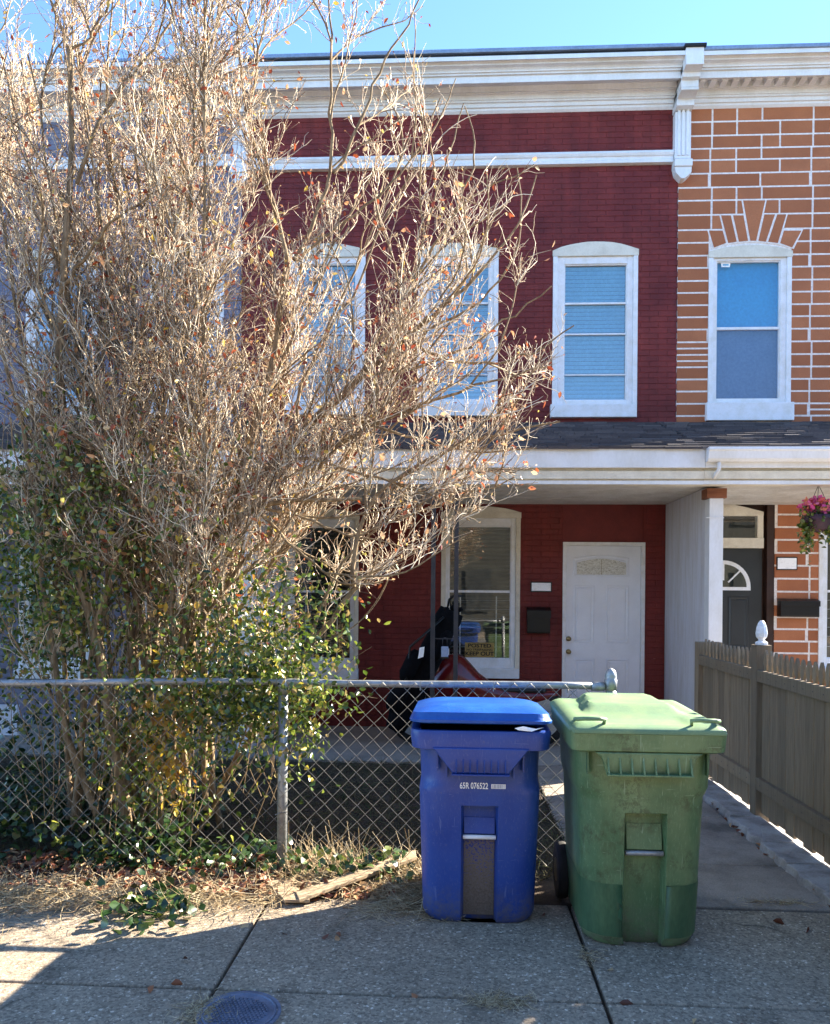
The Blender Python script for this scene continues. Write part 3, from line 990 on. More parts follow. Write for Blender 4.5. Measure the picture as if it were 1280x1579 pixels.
# ---------------------------------------------------------------- white door on red house
def panel_door(h, q, mat, name='door'):
    x0, x1, z0, z1 = rect_px(*q)
    fr = MB()
    fr.box(x0, x0 + .045, FY - .012, WALLY, z0, z1 - .045); fr.box(x1 - .045, x1, FY - .012, WALLY, z0, z1 - .045); fr.box(x0, x1, FY - .012, WALLY, z1 - .045, z1)
    return fr, x0, x1, z0, z1


fr, x0, x1, z0, z1 = panel_door(red, DOOR_RED, doorw)
door = MB().box(x0 + .047, x1 - .047, FY + .03, FY + .075, z0 + .01, z1 - .047).build('door', doorw, red)
fr.build('frame', trim, door, bevel=0.004)


def raised(cx0, cx1, cz0, cz1, y, par, mat, name='door_panel', topc=0.0):
    """raised-and-fielded panel: groove ring and field"""
    def ring(i, yy):
        pts = [(cx0 + i, cz0 + i), (cx1 - i, cz0 + i), (cx1 - i, cz1 - i)]
        if topc:
            for k in range(1, 8):
                t = k / 8
                pts.append((cx1 - i + (cx0 - cx1 + 2 * i) * t, cz1 - i + topc * math.sin(math.pi * t)))
        pts.append((cx0 + i, cz1 - i))
        return [(a, yy, b) for a, b in pts]
    rings = [ring(0, y - .0005), ring(.006, y - .007), ring(.016, y - .007), ring(.03, y - .0005), ring(.034, y - .0005), ring(.046, y - .006)]
    V = [p for r in rings for p in r]; n = len(rings[0]); Fc = []
    for i in range(len(rings) - 1):
        for k in range(n):
            Fc.append((i * n + k, i * n + (k + 1) % n, (i + 1) * n + (k + 1) % n, (i + 1) * n + k))
    Fc.append(tuple(range((len(rings) - 1) * n, len(rings) * n)))
    return MB().add(V, Fc).build(name, mat, par)


dy = FY + .03
for (a, b, c, d) in ((885, 903, 917, 992), (935, 903, 970, 992), (885, 1016, 917, 1088), (935, 1016, 970, 1088)):
    r0, r1, s0, s1 = rect_px(a, b, c, d)
    raised(r0, r1, s0, s1, dy, door, doorw)
r0, r1, s0, s1 = rect_px(884, 860, 971, 889)
raised(r0, r1, s0, s1, dy, door, doorw, 'light_moulding', 0.035)
p0, p1, t0, t1 = rect_px(890, 864, 966, 886)
ar = [(p0, t0), (p1, t0), (p1, t1 - .03)] + [(p1 + (p0 - p1) * k / 8, t1 - .03 + .05 * math.sin(math.pi * k / 8)) for k in range(1, 8)] + [(p0, t1 - .03)]
MB().prismY(ar, dy - .012, dy - .007).build('door_light', glass_frost, door)
MB().box((p0 + p1) / 2 - .0025, (p0 + p1) / 2 + .0025, dy - .0145, dy - .0125, t0, t1 + .01).build('came', brass, door)
for py in (985, 1005):
    p = at(877, py, FY)
    MB().lathe([(.03, 0), (.03, -.008), (.018, -.012), (.014, -.03), (.026, -.04), (.028, -.052), (.018, -.062), (.002, -.064)], (p.x, dy, p.z), 16, 'y').build('door_knob' if py > 990 else 'deadbolt', brass, door, angle=40)
MB().box(x0 - .05, x1 + .05, FY - .32, FY + .1, 0.0, z0 + .005).build('door_step', porchm, red, bevel=0.01)

# address plate and mailbox of the red house
a0, a1, b0, b1 = rect_px(818, 897, 851, 913)
pl = MB().box(a0, a1, FY - .012, FY - .0022, b0, b1).build('address_plate', blackm)
tag(pl, 'small blank white address plate above the black mailbox on the red wall', 'address plate')
MB().box(a0 + .014, a1 - .014, FY - .016, FY - .0125, b0 + .014, b1 - .014).build('plate_face', whiteflat, pl)


def mailbox(q, label, wide):
    a0, a1, b0, b1 = rect_px(*q)
    mbx = empty('mailbox', ((a0 + a1) / 2, FY - .05, b0), label, 'mailbox', 'mailboxes by the front doors')
    H = b1 - b0
    MB().prismX([(FY - .004, b0), (FY - .11, b0), (FY - .115, b0 + .02), (FY - .115, b1 - .1 * H), (FY - .06, b1 - .03), (FY - .004, b1 - .02)], a0, a1).build('box', blackm, mbx, bevel=.004)
    MB().prismX([(FY - .004, b1), (FY - .07, b1 - .012), (FY - .128, b1 - .13 * H), (FY - .128, b1 - .42 * H), (FY - .121, b1 - .42 * H), (FY - .121, b1 - .14 * H), (FY - .066, b1 - .022), (FY - .004, b1 - .012)], a0 - .006, a1 + .006).build('lid', blackm, mbx, bevel=.002)
    return mbx


mailbox((812, 936, 847, 976), 'tall black metal mailbox beside the white front door', 0)
mailbox((1198, 923, 1257, 951), 'wide black mailbox on the orange brick wall behind the picket fence', 1)
a0, a1, b0, b1 = rect_px(1197, 859, 1229, 879)
pl = MB().box(a0, a1, FY - .014, FY - .003, b0, b1).build('address_plate', blackm)
tag(pl, 'blank white address plate with black edge on the orange brick wall', 'address plate')
MB().box(a0 + .012, a1 - .012, FY - .018, FY - .0145, b0 + .012, b1 - .012).build('plate_face', whiteflat, pl)

# ---------------------------------------------------------------- orange house doorway
o0, o1, c0, c1 = rect_px(1112, 772, 1194, 1112)
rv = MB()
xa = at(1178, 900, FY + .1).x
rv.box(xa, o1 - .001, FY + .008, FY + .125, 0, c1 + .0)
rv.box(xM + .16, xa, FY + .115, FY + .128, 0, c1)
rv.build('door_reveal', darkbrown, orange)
tr0, tr1, tz0, tz1 = rect_px(1060, 795, 1170, 829)
hd = MB()
x_l = xM + .17
xr_ = at(1177, 800, FY + .05).x
zt = at(1150, 772, FY).z; zs = at(1150, 786, FY).z
pts = [(x_l, at(1150, 795, FY).z), (xr_, at(1150, 795, FY).z), (xr_, zs - .02)]
for k in range(1, 9):
    t = k / 8
    pts.append((xr_ + (x_l - xr_) * t, zs - .02 + (zt - zs + .04) * math.sin(math.pi * (0.0 + t * .5))))
hd.prismY(pts, FY + .03, FY + .113)
hd.box(tr1, xr_, FY + .035, FY + .113, tz0, tz1 + .02)
hd.box(x_l, xr_, FY + .02, FY + .113, at(1150, 845, FY).z, tz0)
th = hd.build('transom_frame', cream, orange, bevel=.004)
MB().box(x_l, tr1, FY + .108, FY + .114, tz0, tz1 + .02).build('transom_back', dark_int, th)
MB().add([(x_l, FY + .06, tz0), (tr1, FY + .06, tz0), (tr1, FY + .06, tz1), (x_l, FY + .06, tz1)], [(0, 1, 2, 3)]).build('transom_pane', glass_low, th)
d0, d1, e0, e1 = rect_px(1050, 846, 1177, 1112)
od = MB().box(x_l, d1, FY + .06, FY + .112, e0, e1).build('door', doord, orange)
cxp = at(1118, 905, FY); rr = at(1160, 905, FY).x - cxp.x
fan = MB()
for ra, rb, y in ((rr, rr - .045, FY + .05),):
    N = 20
    for k in range(N):
        t0_, t1_ = math.pi * k / N, math.pi * (k + 1) / N
        fan.prismY([(cxp.x + ra * math.cos(t0_), cxp.z + ra * math.sin(t0_)), (cxp.x + ra * math.cos(t1_), cxp.z + ra * math.sin(t1_)),
                    (cxp.x + rb * math.cos(t1_), cxp.z + rb * math.sin(t1_)), (cxp.x + rb * math.cos(t0_), cxp.z + rb * math.sin(t0_))], y, FY + .0598)
fan.box(cxp.x - rr, cxp.x + rr, FY + .049, FY + .0598, cxp.z - .04, cxp.z - .0005)
for t in (45, 90, 135):
    c_, s_ = math.cos(R(t)), math.sin(R(t)); w_ = .009
    fan.prismY([(cxp.x + .08 * c_ - w_ * s_, cxp.z + .08 * s_ + w_ * c_), (cxp.x + .08 * c_ + w_ * s_, cxp.z + .08 * s_ - w_ * c_),
                (cxp.x + (rr - .046) * c_ + w_ * s_, cxp.z + (rr - .046) * s_ - w_ * c_), (cxp.x + (rr - .046) * c_ - w_ * s_, cxp.z + (rr - .046) * s_ + w_ * c_)], FY + .051, FY + .0597)
fan.build('fanlight_frame', trim, od)
gp = [(cxp.x + (rr - .045) * math.cos(math.pi * k / 16), cxp.z + (rr - .045) * math.sin(math.pi * k / 16)) for k in range(17)]
MB().prismY(gp, FY + .055, FY + .0596).build('fanlight_pane', glass_low, od)
r0, r1, s0, s1 = rect_px(1125, 920, 1157, 1000)
raised(r0, r1, s0, s1, FY + .06, od, doord)


# ---------------------------------------------------------------- cornices
def cornice(h, x0, x1, refx, lift, dent=False):
    prof = [(.52, 82), (.52, 88.5), (.47, 90), (.46, 96), (.41, 101), (.39, 105), (.39, 107), (.37, 108), (.37, 111.5), (.345, 112), (.345, 124),
            (.33, 125), (.17, 129.5), (.165, 138), (.13, 139.5), (.13, 141), (.11, 143), (.10, 150), (.085, 151), (.085, 154), (.06, 156), (.055, 162), (.035, 163), (.03, 167), (0.004, 172)]
    pts = [(FY - d, zpx(refx, y + lift, d)) for d, y in prof]
    zt = pts[0][1]
    pts = pts + [(FY + .12, pts[-1][1]), (FY + .12, zt)]
    c = MB().prismX(pts, x0, x1).build('cornice', white, h)
    # fine side fillets for crispness
    if dent:
        x = x0 + .03
        ztop = zpx(refx, 128 + lift, .17)
        i = 0
        while x < x1 - .07:
            MB().box(x, x + .066, FY - .29, FY - .16, ztop - .085, ztop - .002).build('dentil', white, c)
            x += .128
    return c, zt


cr, ztR = cornice(red, xL + .1, xM - .075, 900, 0)
co, ztO = cornice(orange, xM + .13, xR, 1170, -6, True)
cg, ztG = cornice(grey, xG, xL - .12, 250, 12)
MB().box(xL + .1, xM - .075, FY - .5, FY + .1, ztR + .002, ztR + .038).build('roof_tar_edge', tar, red)
MB().box(xL + .1, xM - .075, FY - .53, FY + .2, ztR + .04, ztR + .085).build('roof_flashing', roofedge, red, bevel=.006)
MB().box(xM + .13, xR, FY - .54, FY + .2, ztO + .002, ztO + .045).build('roof_flashing', roofedge, orange, bevel=.006)
MB().box(xG, xL - .12, FY - .53, FY + .2, ztG + .002, ztG + .04).build('roof_flashing', roofedge, grey, bevel=.006)


def bracket(h, xc, w, refx, top, cap):
    m = MB()
    zz = lambda y, d: zpx(refx, y, d)
    secs = [(top, top + 27, .55), (top + 27, top + 46, .42), (top + 46, top + 62, .36), (top + 62, top + 66, .37), (top + 66, top + 90, .2)]
    for (ya, yb, d) in secs:
        m.box(xc - w / 2, xc + w / 2, FY - d, FY + .1, zz(yb, d), zz(ya, d))
    w2 = w * .94
    ya, yb = top + 90, top + 172
    m.box(xc - w2 / 2, xc + w2 / 2, FY - .10, FY + .1, zz(yb, .1), zz(ya, .22))
    for k in (-1, 0, 1):
        m.box(xc + k * w2 * .27 - w2 * .09, xc + k * w2 * .27 + w2 * .09, FY - .118, FY - .098, zz(yb - 4, .1), zz(ya + 6, .1))
    m.box(xc - w * .52, xc + w * .52, FY - .14, FY + .1, zz(yb + 11, .14), zz(yb, .14))
    z1, z2 = zz(yb + 11, .14) - .001, zz(yb + 32, .1)
    m.prismY([(xc - w * .5, z1), (xc + w * .5, z1), (xc + w * .48, z1 - (z1 - z2) * .5), (xc + w * .1, z2), (xc - w * .1, z2), (xc - w * .42, z1 - (z1 - z2) * .5)], FY - .12, FY + .1)
    b = m.build('cornice_bracket', white, h, bevel=.006)
    if cap:
        MB().box(xc - w / 2 - .02, xc + w / 2 + .02, FY - .58, FY + .15, zz(top, .56) + .001, zz(top, .56) + .03).build('bracket_cap', tar, b)


bracket(orange, xM + .025, .2, 1062, 72, True)
bracket(grey, xL - .01, .2, 370, 82, True)


def stringcourse(h, x0, x1, refx, y0_, y1_):
    z = lambda y, d: zpx(refx, y, d)
    p = [(FY - .075, z(y0_, .07)), (FY - .085, z(y0_ + 3, .08)), (FY - .07, z(y0_ + 7, .07)), (FY - .05, z(y0_ + 9, .05)), (FY - .05, z(y0_ + 13, .05)), (FY - .065, z(y0_ + 14, .06)),
         (FY - .06, z(y1_ - 3, .06)), (FY - .02, z(y1_, .02)), (FY + .06, z(y1_, .02)), (FY + .06, z(y0_ - 1, .07))]
    s_ = MB().prismX(p, x0, x1).build('string_course', white, h)
    return s_


stringcourse(red, xL + .1, xM - .075, 800, 236, 257)
stringcourse(grey, xG, xL - .12, 200, 241, 261)
# chimney pots / vents seen on the roof left of the red house
MB().box(xL - .18, xL + .16, FY + .1, FY + .9, ztG, ztG + .22).build('chimney', tar, grey)

# ---------------------------------------------------------------- porch roofs
EY = 7.55
zr0, zr1 = at(900, 650, FY).z, at(900, 689, EY).z


def porch(h, x0, x1, gut, refx):
    pr = MB().prismX([(FY - .002, zr0 - .02), (EY + .02, zr1 - .02), (EY + .02, zr1 - .05), (FY - .002, zr0 - .06)], x0, x1).build('porch_roof', tar, h)
    # shingle courses
    nC = 15
    sh = MB()
    parts = []
    for c in range(nC):
        ya = EY - .03 + (FY - EY + .0) * c / nC
        yb = EY - .03 + (FY - EY + .0) * (c + 1.35) / nC
        sl = (zr1 - zr0) / (FY - EY)
        zat = lambda y: zr1 - (y - EY) * sl
        x = x0 - random.uniform(0, .25)
        while x < x1:
            w = random.choice((.16, .22, .3, .3, .34)) * random.uniform(.9, 1.1)
            a, b = max(x, x0), min(x + w - .004, x1)
            x += w
            if b - a < .03: continue
            th = random.uniform(.008, .017)
            dy_ = random.uniform(-.012, .012)
            yb2 = min(yb, FY - .004)
            V = [(a, ya + dy_, zat(ya + dy_) - .016), (b, ya + dy_, zat(ya + dy_) - .016), (b, ya + dy_, zat(ya + dy_) + th), (a, ya + dy_, zat(ya + dy_) + th),
                 (b, yb2, zat(yb2) - .012), (a, yb2, zat(yb2) - .012), (b, yb2, zat(yb2) - .02), (a, yb2, zat(yb2) - .02)]
            Fc = [(0, 1, 2, 3), (3, 2, 4, 5), (1, 6, 4, 2), (0, 3, 5, 7)]
            parts.append((V, Fc))
    for V, Fc in parts: sh.add(V, Fc)
    sh.build('shingles', shing, pr)['kind'] = 'stuff'
    # fascia, beam, ceiling
    z_f0 = at(refx, 721, EY).z; z_f1 = at(refx, 691, EY).z
    MB().box(x0, x1, EY, EY + .03, z_f0, z_f1).build('fascia', white, h, bevel=.003)
    zb0 = at(refx, 747, EY + .06).z
    MB().box(x0, x1, EY + .06, EY + .2, zb0, z_f0 + .06).build('porch_beam', cream, h, bevel=.004)
    MB().box(x0, x1, EY + .045, EY + .0595, zb0 + .0, zb0 + .035).build('beam_moulding', white, h)
    MB().box(x0, x1, EY + .031, EY + .0445, zb0 + .05, zb0 + .065 + .06).build('frieze', cream, h)
    y = EY + .2
    while y < FY - .03:
        MB().box(x0, x1, y + .002, min(y + .098, FY - .004), zb0 + .02 + random.uniform(0, .003), zb0 + .035).build('ceiling_board', ceilm, h)
        y += .1
    MB().box(x0, x1, EY + .1, FY - .004, zb0 + .037, zb0 + .05).build('ceiling_deck', darkbrown, h)
    if gut:
        gp_ = [(EY - .11, z_f1 - .005), (EY - .115, z_f1 - .03), (EY - .1, z_f1 - .045), (EY - .085, z_f1 - .11), (EY - .06, z_f1 - .135), (EY - .002, z_f1 - .135), (EY - .002, z_f1 - .01)]
        gt = MB().prismX(gp_, x0 + .0, x1).build('gutter', white, h, bevel=.003)
        xb = at(1106, 715, EY).x
        MB().tube([(xb + .01, EY - .03, z_f0 + .07), (xb + .005, EY - .04, z_f0 - .02), (xb - .02, EY - .01, z_f0 - .07), (xb - .025, EY + .02, z_f0 - .1)], .018, 8).build('downspout_stub', white, gt, smooth=True)
    # floor
    return zb0


xPm = at(1088, 700, EY).x
zb0 = porch(red, xL + .001, xPm - .001, False, 950)
porch(orange, xPm + .001, xR, True, 1180)
porch(grey, xG, xL - .001, False, 250)
MB().box(xG, xR, 7.56, FY + .02, -.05, -.004).build('porch_floor', porchm)['kind'] = 'structure'

# party wall with post
pdv = empty('porch_divider', (xM, 8.7, 0), 'stained white stucco wall dividing the two porches with a white end post', 'porch wall')
PWY = 7.86
xw = at(1025, 900, FY).x
MB().box(xw, xw + .13, PWY + .15, FY - .02, -.004, zb0 + .018).build('wall_panel', partym, pdv)
pa, pb = at(1089, 870, PWY).x, at(1115, 870, PWY).x
MB().box(xw + .0 + (pa - xw) * 0, pb, PWY + .001, PWY + .15, -.004, at(1100, 768, PWY).z - .001).build('post', white, pdv, bevel=.004)
pzt = at(1100, 768, PWY).z
MB().box(pa, pb + .03, PWY - .012, PWY + .17, pzt, zb0 - .002).build('capital', woodblock, pdv, bevel=.004)
MB().box(pa - .003, pb + .004, PWY - .006, PWY - .0005, at(1100, 799, PWY).z, at(1100, 799, PWY).z + .008).build('post_joint', trim, pdv)
# left party post behind the shrub
pdl = empty('porch_divider', (xL, 8.7, 0), 'narrow white porch divider half hidden behind the shrub at the red house corner', 'porch wall')
la, lb = at(368, 870, PWY).x, at(386, 870, PWY).x
MB().box(la, lb, PWY, PWY + .15, -.004, zb0 - .002).build('post', white, pdl, bevel=.004)
MB().box(la + .01, lb - .02, PWY + .152, FY - .02, -.004, zb0 + .0).build('wall_panel', partym, pdl)
# pale skirting panel low on the grey porch
gp0, gp1, gq0, gq1 = rect_px(-40, 1086, 30, 1132, 7.9)
MB().box(gp0, gp1, 7.85, 7.9, gq0, gq1).build('porch_skirt_panel', partym, grey)

# iron porch post
ip = at(703, 900, 7.72)
post = empty('porch_post', (ip.x, 7.72, 0), 'thin dark iron porch post of two uprights standing before the lower right window', 'porch post')
for px_ in (668, 703.5):
    x = at(px_, 900, 7.72).x
    MB().box(x - .022, x + .022, 7.70, 7.744, -.002, zb0 - .03).build('upright', iron, post, bevel=.003)
x0_, x1_ = at(668, 900, 7.72).x, at(703.5, 900, 7.72).x
for z in (1.19,):
    MB().box(x0_ + .022, x1_ - .022, 7.715, 7.73, z - .005, z + .005).build('crossbar', iron, post)
MB().box(at(655, 748, 7.72).x, at(721, 748, 7.72).x, 7.66, 7.8, zb0 - .03, zb0 - .003).build('top_plate', trim, post, bevel=.003)
# lockbox hanging on the crossbar
lx = at(686, 1000, 7.70).x
lk = empty('lockbox', (lx, 7.7, .98), 'small pale key lockbox hanging between the iron porch uprights', 'lockbox')
MB().box(lx - .035, lx + .035, 7.68, 7.705, 1.01, 1.115).build('case', weathered('lockbox_grey', srgb(150, 165, 190), srgb(130, 140, 165), .4), lk, bevel=.008)
MB().box(lx - .04, lx + .04, 7.685, 7.712, .995, 1.0095).build('bumper', blackm, lk)
sh_ = [(lx - .022, 7.695, 1.11)] + [(lx - .022 * math.cos(math.pi * k / 8), 7.695, 1.18 + .022 * math.sin(math.pi * k / 8)) for k in range(9)] + [(lx + .022, 7.695, 1.11)]
MB().tube(sh_, .005, 6).build('shackle', iron, lk, smooth=True)

# POSTED sign in the lower window
s0, s1, t0, t1 = rect_px(717, 991, 762, 1013, FY + .045)
sg = MB().box(s0, s1, FY + .042, FY + .045, t0, t1).build('sign', signm)
tag(sg, 'yellow brown POSTED KEEP OUT sign in the bottom of the lower window', 'sign')
H = t1 - t0
text('lettering', 'POSTED', H * .36, ((s0 + s1) / 2, FY + .0412, t1 - H * .22), inkm, sg, bold=.002, sx=1.25)
text('lettering', 'NO TRESPASSING', H * .2, ((s0 + s1) / 2, FY + .0412, t0 + H * .5), inkm, sg, bold=.0008, sx=1.15)
text('lettering', 'KEEP OUT', H * .38, ((s0 + s1) / 2, FY + .0412, t0 + H * .22), inkm, sg, bold=.002, sx=1.15)

# ---------------------------------------------------------------- hanging basket
hb = at(1262, 795, 7.75)
bk = empty('hanging_basket', (hb.x, 7.75, hb.z - .15), 'hanging basket of pink and orange flowers under the orange house porch eave', 'flower basket')
MB().lathe([(.05, -.16), (.1, -.13), (.14, -.05), (.145, 0), (.13, .005)], (hb.x, 7.75, hb.z), 20).build('pot', weathered('dark_plum_pot', srgb(70, 44, 58), srgb(54, 36, 48), .6), bk, smooth=True)
for k in range(3):
    t = 2 * math.pi * k / 3
    MB().tube([(hb.x + .14 * math.cos(t), 7.75 + .14 * math.sin(t), hb.z), (hb.x, 7.75, hb.z + .3)], .003, 5).build('chain', iron, bk)
MB().tube([(hb.x, 7.75, hb.z + .3), (hb.x, 7.75, zb0 + .01)], .003, 5).build('hook', iron, bk)
N = 260
u = rng.normal(size=(N, 3)); u /= np.linalg.norm(u, axis=1, keepdims=True)
C = np.array([hb.x, 7.75, hb.z + .08]) + u * np.array([.16, .15, .11]) * rng.uniform(.5, 1, (N, 1))
V, Fq = leaves_np(C, .05, .045)
np_obj('blossoms', V, Fq, petalm, bk, 'stuff')
N = 500
u = rng.normal(size=(N, 3)); u /= np.linalg.norm(u, axis=1, keepdims=True)
C = np.array([hb.x, 7.75, hb.z - .02]) + u * np.array([.2, .18, .16]) * rng.uniform(.4, 1, (N, 1))
C2 = np.array([hb.x - .12, 7.72, hb.z - .2]) + rng.normal(size=(160, 3)) * np.array([.03, .04, .08])
C3 = np.array([hb.x + .1, 7.72, hb.z - .16]) + rng.normal(size=(120, 3)) * np.array([.05, .04, .06])
V, Fq = leaves_np(np.vstack([C, C2, C3]), .045, .03)
np_obj('leaves', V, Fq, greenleaf, bk, 'stuff')

# ---------------------------------------------------------------- motorcycle and golf bag on the porch
mx = at(738, 1000, 8.45).x
mc = empty('motorcycle', (mx, 8.45, 0), 'red motorcycle parked on the porch behind the chain link fence', 'motorcycle')
for dx in (-.66, .66):
    w = MB().lathe([(.22, -.055), (.29, -.05), (.31, 0), (.29, .05), (.22, .055)], (mx + dx, 8.45, .31), 28, 'y').build('wheel', rubber, mc, smooth=True)
    MB().lathe([(.205, -.062), (.215, -.062), (.215, .062), (.205, .062)], (mx + dx, 8.45, .31), 28, 'y').build('rim', steel, w)
body = [(-.56, .72, .12), (-.46, .88, .18), (-.33, 1.0, .22), (-.2, 1.02, .22), (-.08, .9, .2), (.08, .68, .16), (.5, .6, .12), (.9, .62, .05)]
bot = [.56, .5, .42, .36, .36, .4, .42, .52]
mb_ = MB(); V = []
for (x, zt_, hw), zb in zip(body, bot):
    for k in range(12):
        t = 2 * math.pi * k / 12
        V.append((mx + x, 8.45 + hw * math.cos(t), (zt_ + zb) / 2 + (zt_ - zb) / 2 * math.sin(t)))
Fc = [(i * 12 + k, (i + 1) * 12 + k, (i + 1) * 12 + (k + 1) % 12, i * 12 + (k + 1) % 12) for i in range(7) for k in range(12)]
Fc += [tuple(range(12)), tuple(range(95, 83, -1))]
o = mb_.add(V, Fc).build('bodywork', redgloss, mc, smooth=True)
sb_ = o.modifiers.new('s', 'SUBSURF'); sb_.levels = 1; sb_.render_levels = 1
o = MB().add([(mx + .1, 8.33, .58), (mx + .72, 8.36, .58), (mx + .72, 8.54, .58), (mx + .1, 8.57, .58), (mx + .1, 8.36, .68), (mx + .72, 8.38, .66), (mx + .72, 8.52, .66), (mx + .1, 8.54, .68)],
             [(0, 3, 2, 1), (4, 5, 6, 7), (0, 1, 5, 4), (1, 2, 6, 5), (2, 3, 7, 6), (3, 0, 4, 7)]).build('seat', blackm, mc, bevel=.025)
MB().tube([(mx - .66, 8.37, .31), (mx - .42, 8.37, 1.02)], .022, 8).build('fork', steel, mc)
MB().tube([(mx - .66, 8.53, .31), (mx - .42, 8.53, 1.02)], .022, 8).build('fork', steel, mc)
MB().tube([(mx - .3, 8.12, 1.08), (mx - .4, 8.28, 1.06), (mx - .42, 8.45, 1.03), (mx - .4, 8.62, 1.06), (mx - .3, 8.78, 1.08)], .014, 8).build('handlebar', blackm, mc, smooth=True)
MB().lathe([(.02, .09), (.08, .05), (.1, 0), (.095, -.03)], (mx - .58, 8.45, .88), 16, 'x').build('headlight', steel, mc, smooth=True)
# front nose fairing, dark red
nf = MB(); V = []
for (x, zt_, zb, hw) in [(-.82, .78, .72, .02), (-.75, .86, .62, .1), (-.55, 1.04, .6, .17), (-.42, 1.1, .62, .17)]:
    for k in range(10):
        t = 2 * math.pi * k / 10
        V.append((mx + x, 8.45 + hw * math.cos(t), (zt_ + zb) / 2 + (zt_ - zb) / 2 * math.sin(t)))
Fc = [(i * 10 + k, (i + 1) * 10 + k, (i + 1) * 10 + (k + 1) % 10, i * 10 + (k + 1) % 10) for i in range(3) for k in range(10)] + [tuple(range(10)), tuple(range(39, 29, -1))]
nf.add(V, Fc).build('fairing', redgloss, mc, smooth=True)
MB().box(mx - .35, mx + .25, 8.36, 8.54, .2, .5).build('engine', iron, mc, bevel=.04)
MB().tube([(mx - .1, 8.33, .3), (mx + .3, 8.3, .26), (mx + .8, 8.3, .38)], .04, 10).build('exhaust', steel, mc, smooth=True)

gb0, gb1 = at(640, 1060, 8.0), at(697, 942, 8.0)
gb = empty('golf_bag', (gb0.x, 8.0, 0), 'black bag with side pockets leaning by the lower window on the red house porch', 'bag')
d = (gb1 - gb0)
base_ = gb0 - d * .55
base_.z = max(base_.z, .02)
pts = [base_ + (gb1 - base_) * t for t in (0, .1, .3, .5, .7, .85, .93, 1.0)]
MB().tube(pts, [.1, .13, .14, .13, .135, .12, .14, .125], 16).build('bag_body', blackfab, gb, smooth=True)
for t, sx, rr_ in ((.3, -.13, .1), (.55, -.15, .085), (.72, .06, .06)):
    c = base_ + (gb1 - base_) * t
    dn = (gb1 - base_).normalized()
    MB().tube([c + Vector((sx, -.09, 0)) - dn * .17, c + Vector((sx, -.1, 0)) - dn * .1, c + Vector((sx, -.1, 0)) + dn * .1, c + Vector((sx, -.09, 0)) + dn * .16], [rr_ * .6, rr_, rr_, rr_ * .5], 10).build('pocket', blackfab, gb, smooth=True)
c = gb1
MB().tube([c + Vector((-.05, 0, 0)), c + Vector((-.03, -.02, .12)), c + Vector((.03, -.03, .16)), c + Vector((.1, -.03, .15))], .012, 6).build('grab_handle', blackm, gb, smooth=True)
for q_ in ((.06, -.1, -.02), (.1, -.06, .02), (.02, -.12, .05), (-.08, -.1, .02)):
    MB().tube([c + Vector(q_) * .6, c + Vector(q_)], [.03, .022], 8).build('club_cover', blackfab, gb, smooth=True)
st_ = base_ + (gb1 - base_) * .62
MB().tube([gb1 + Vector((-.08, -.13, -.06)), st_ + Vector((-.2, -.16, .1)), st_ + Vector((-.22, -.15, -.15)), base_ + (gb1 - base_) * .35 + Vector((-.1, -.17, 0))], .014, 6).build('strap', blackm, gb, smooth=True)
tp = at(650, 1005, 7.8)
MB().add([(tp.x - .035, 7.8, tp.z - .07), (tp.x + .02, 7.8, tp.z - .05), (tp.x + .03, 7.81, tp.z + .05), (tp.x - .02, 7.81, tp.z + .04)], [(0, 1, 2, 3)]).build('luggage_tag', whiteflat, gb)

# ================================================================ CHAIN LINK FENCE
cf = empty('chain_link_fence', (-1.0, 4.45, 0), 'galvanised chain link fence running behind the sidewalk under the shrub', 'fence')
FX0, FX1 = -4.6, at(926, 1052, 4.5).x


def fy(x):
    return 4.5 if x > -1.0 else 4.5 + (x + 1.0) * 0.085


def rail_z(x):
    z = 1.65 - (1054.5 - 913) / 1200 * 4.5
    return z - (0.02 * (-(x + 1.0)) if x < -1 else 0) * .4


rp = [(x, fy(x), rail_z(x) + .004 * math.sin(3 * x)) for x in np.linspace(FX0, FX1, 24)]
cf_r = MB().tube(rp, .0205, 12).build('top_rail', steel, cf, smooth=True)
MB().tube([(FX1 - .05, 4.5, rail_z(0)), (FX1 + .02, 4.5, rail_z(0))], .026, 12).build('rail_end', steel, cf, smooth=True)
for x in (at(434, 1200, 4.47).x, -3.4):
    MB().tube([(x, fy(x) - .0 + .0, -.1), (x, fy(x), rail_z(x) - .02)], .029, 14).build('line_post', steel, cf, smooth=True)
    MB().lathe([(.034, -.05), (.036, 0), (.03, .03), (.012, .035)], (x, fy(x), rail_z(x) - .02), 14).build('post_cap', steel, cf, smooth=True)
    for zt_ in (.35, .75):
        MB().tube([(x - .035, fy(x) - .03, zt_), (x + .036, fy(x) - .034, zt_ + .02)], .003, 5).build('tie', steelwire, cf)
tx = at(942, 1050, 4.5).x
MB().tube([(tx, 4.5, -.1), (tx, 4.5, rail_z(0) + .03)], .03, 16).build('terminal_post', steel, cf, smooth=True)
MB().lathe([(.035, -.06), (.036, .0), (.031, .005), (.034, .02), (.026, .05), (.006, .066)], (tx, 4.5, rail_z(0) + .04), 16).build('post_cap', steel, cf, smooth=True)
MB().tube([(FX1 + .02, 4.5, rail_z(0)), (tx, 4.5, rail_z(0))], .012, 8).build('rail_bracket', steel, cf)
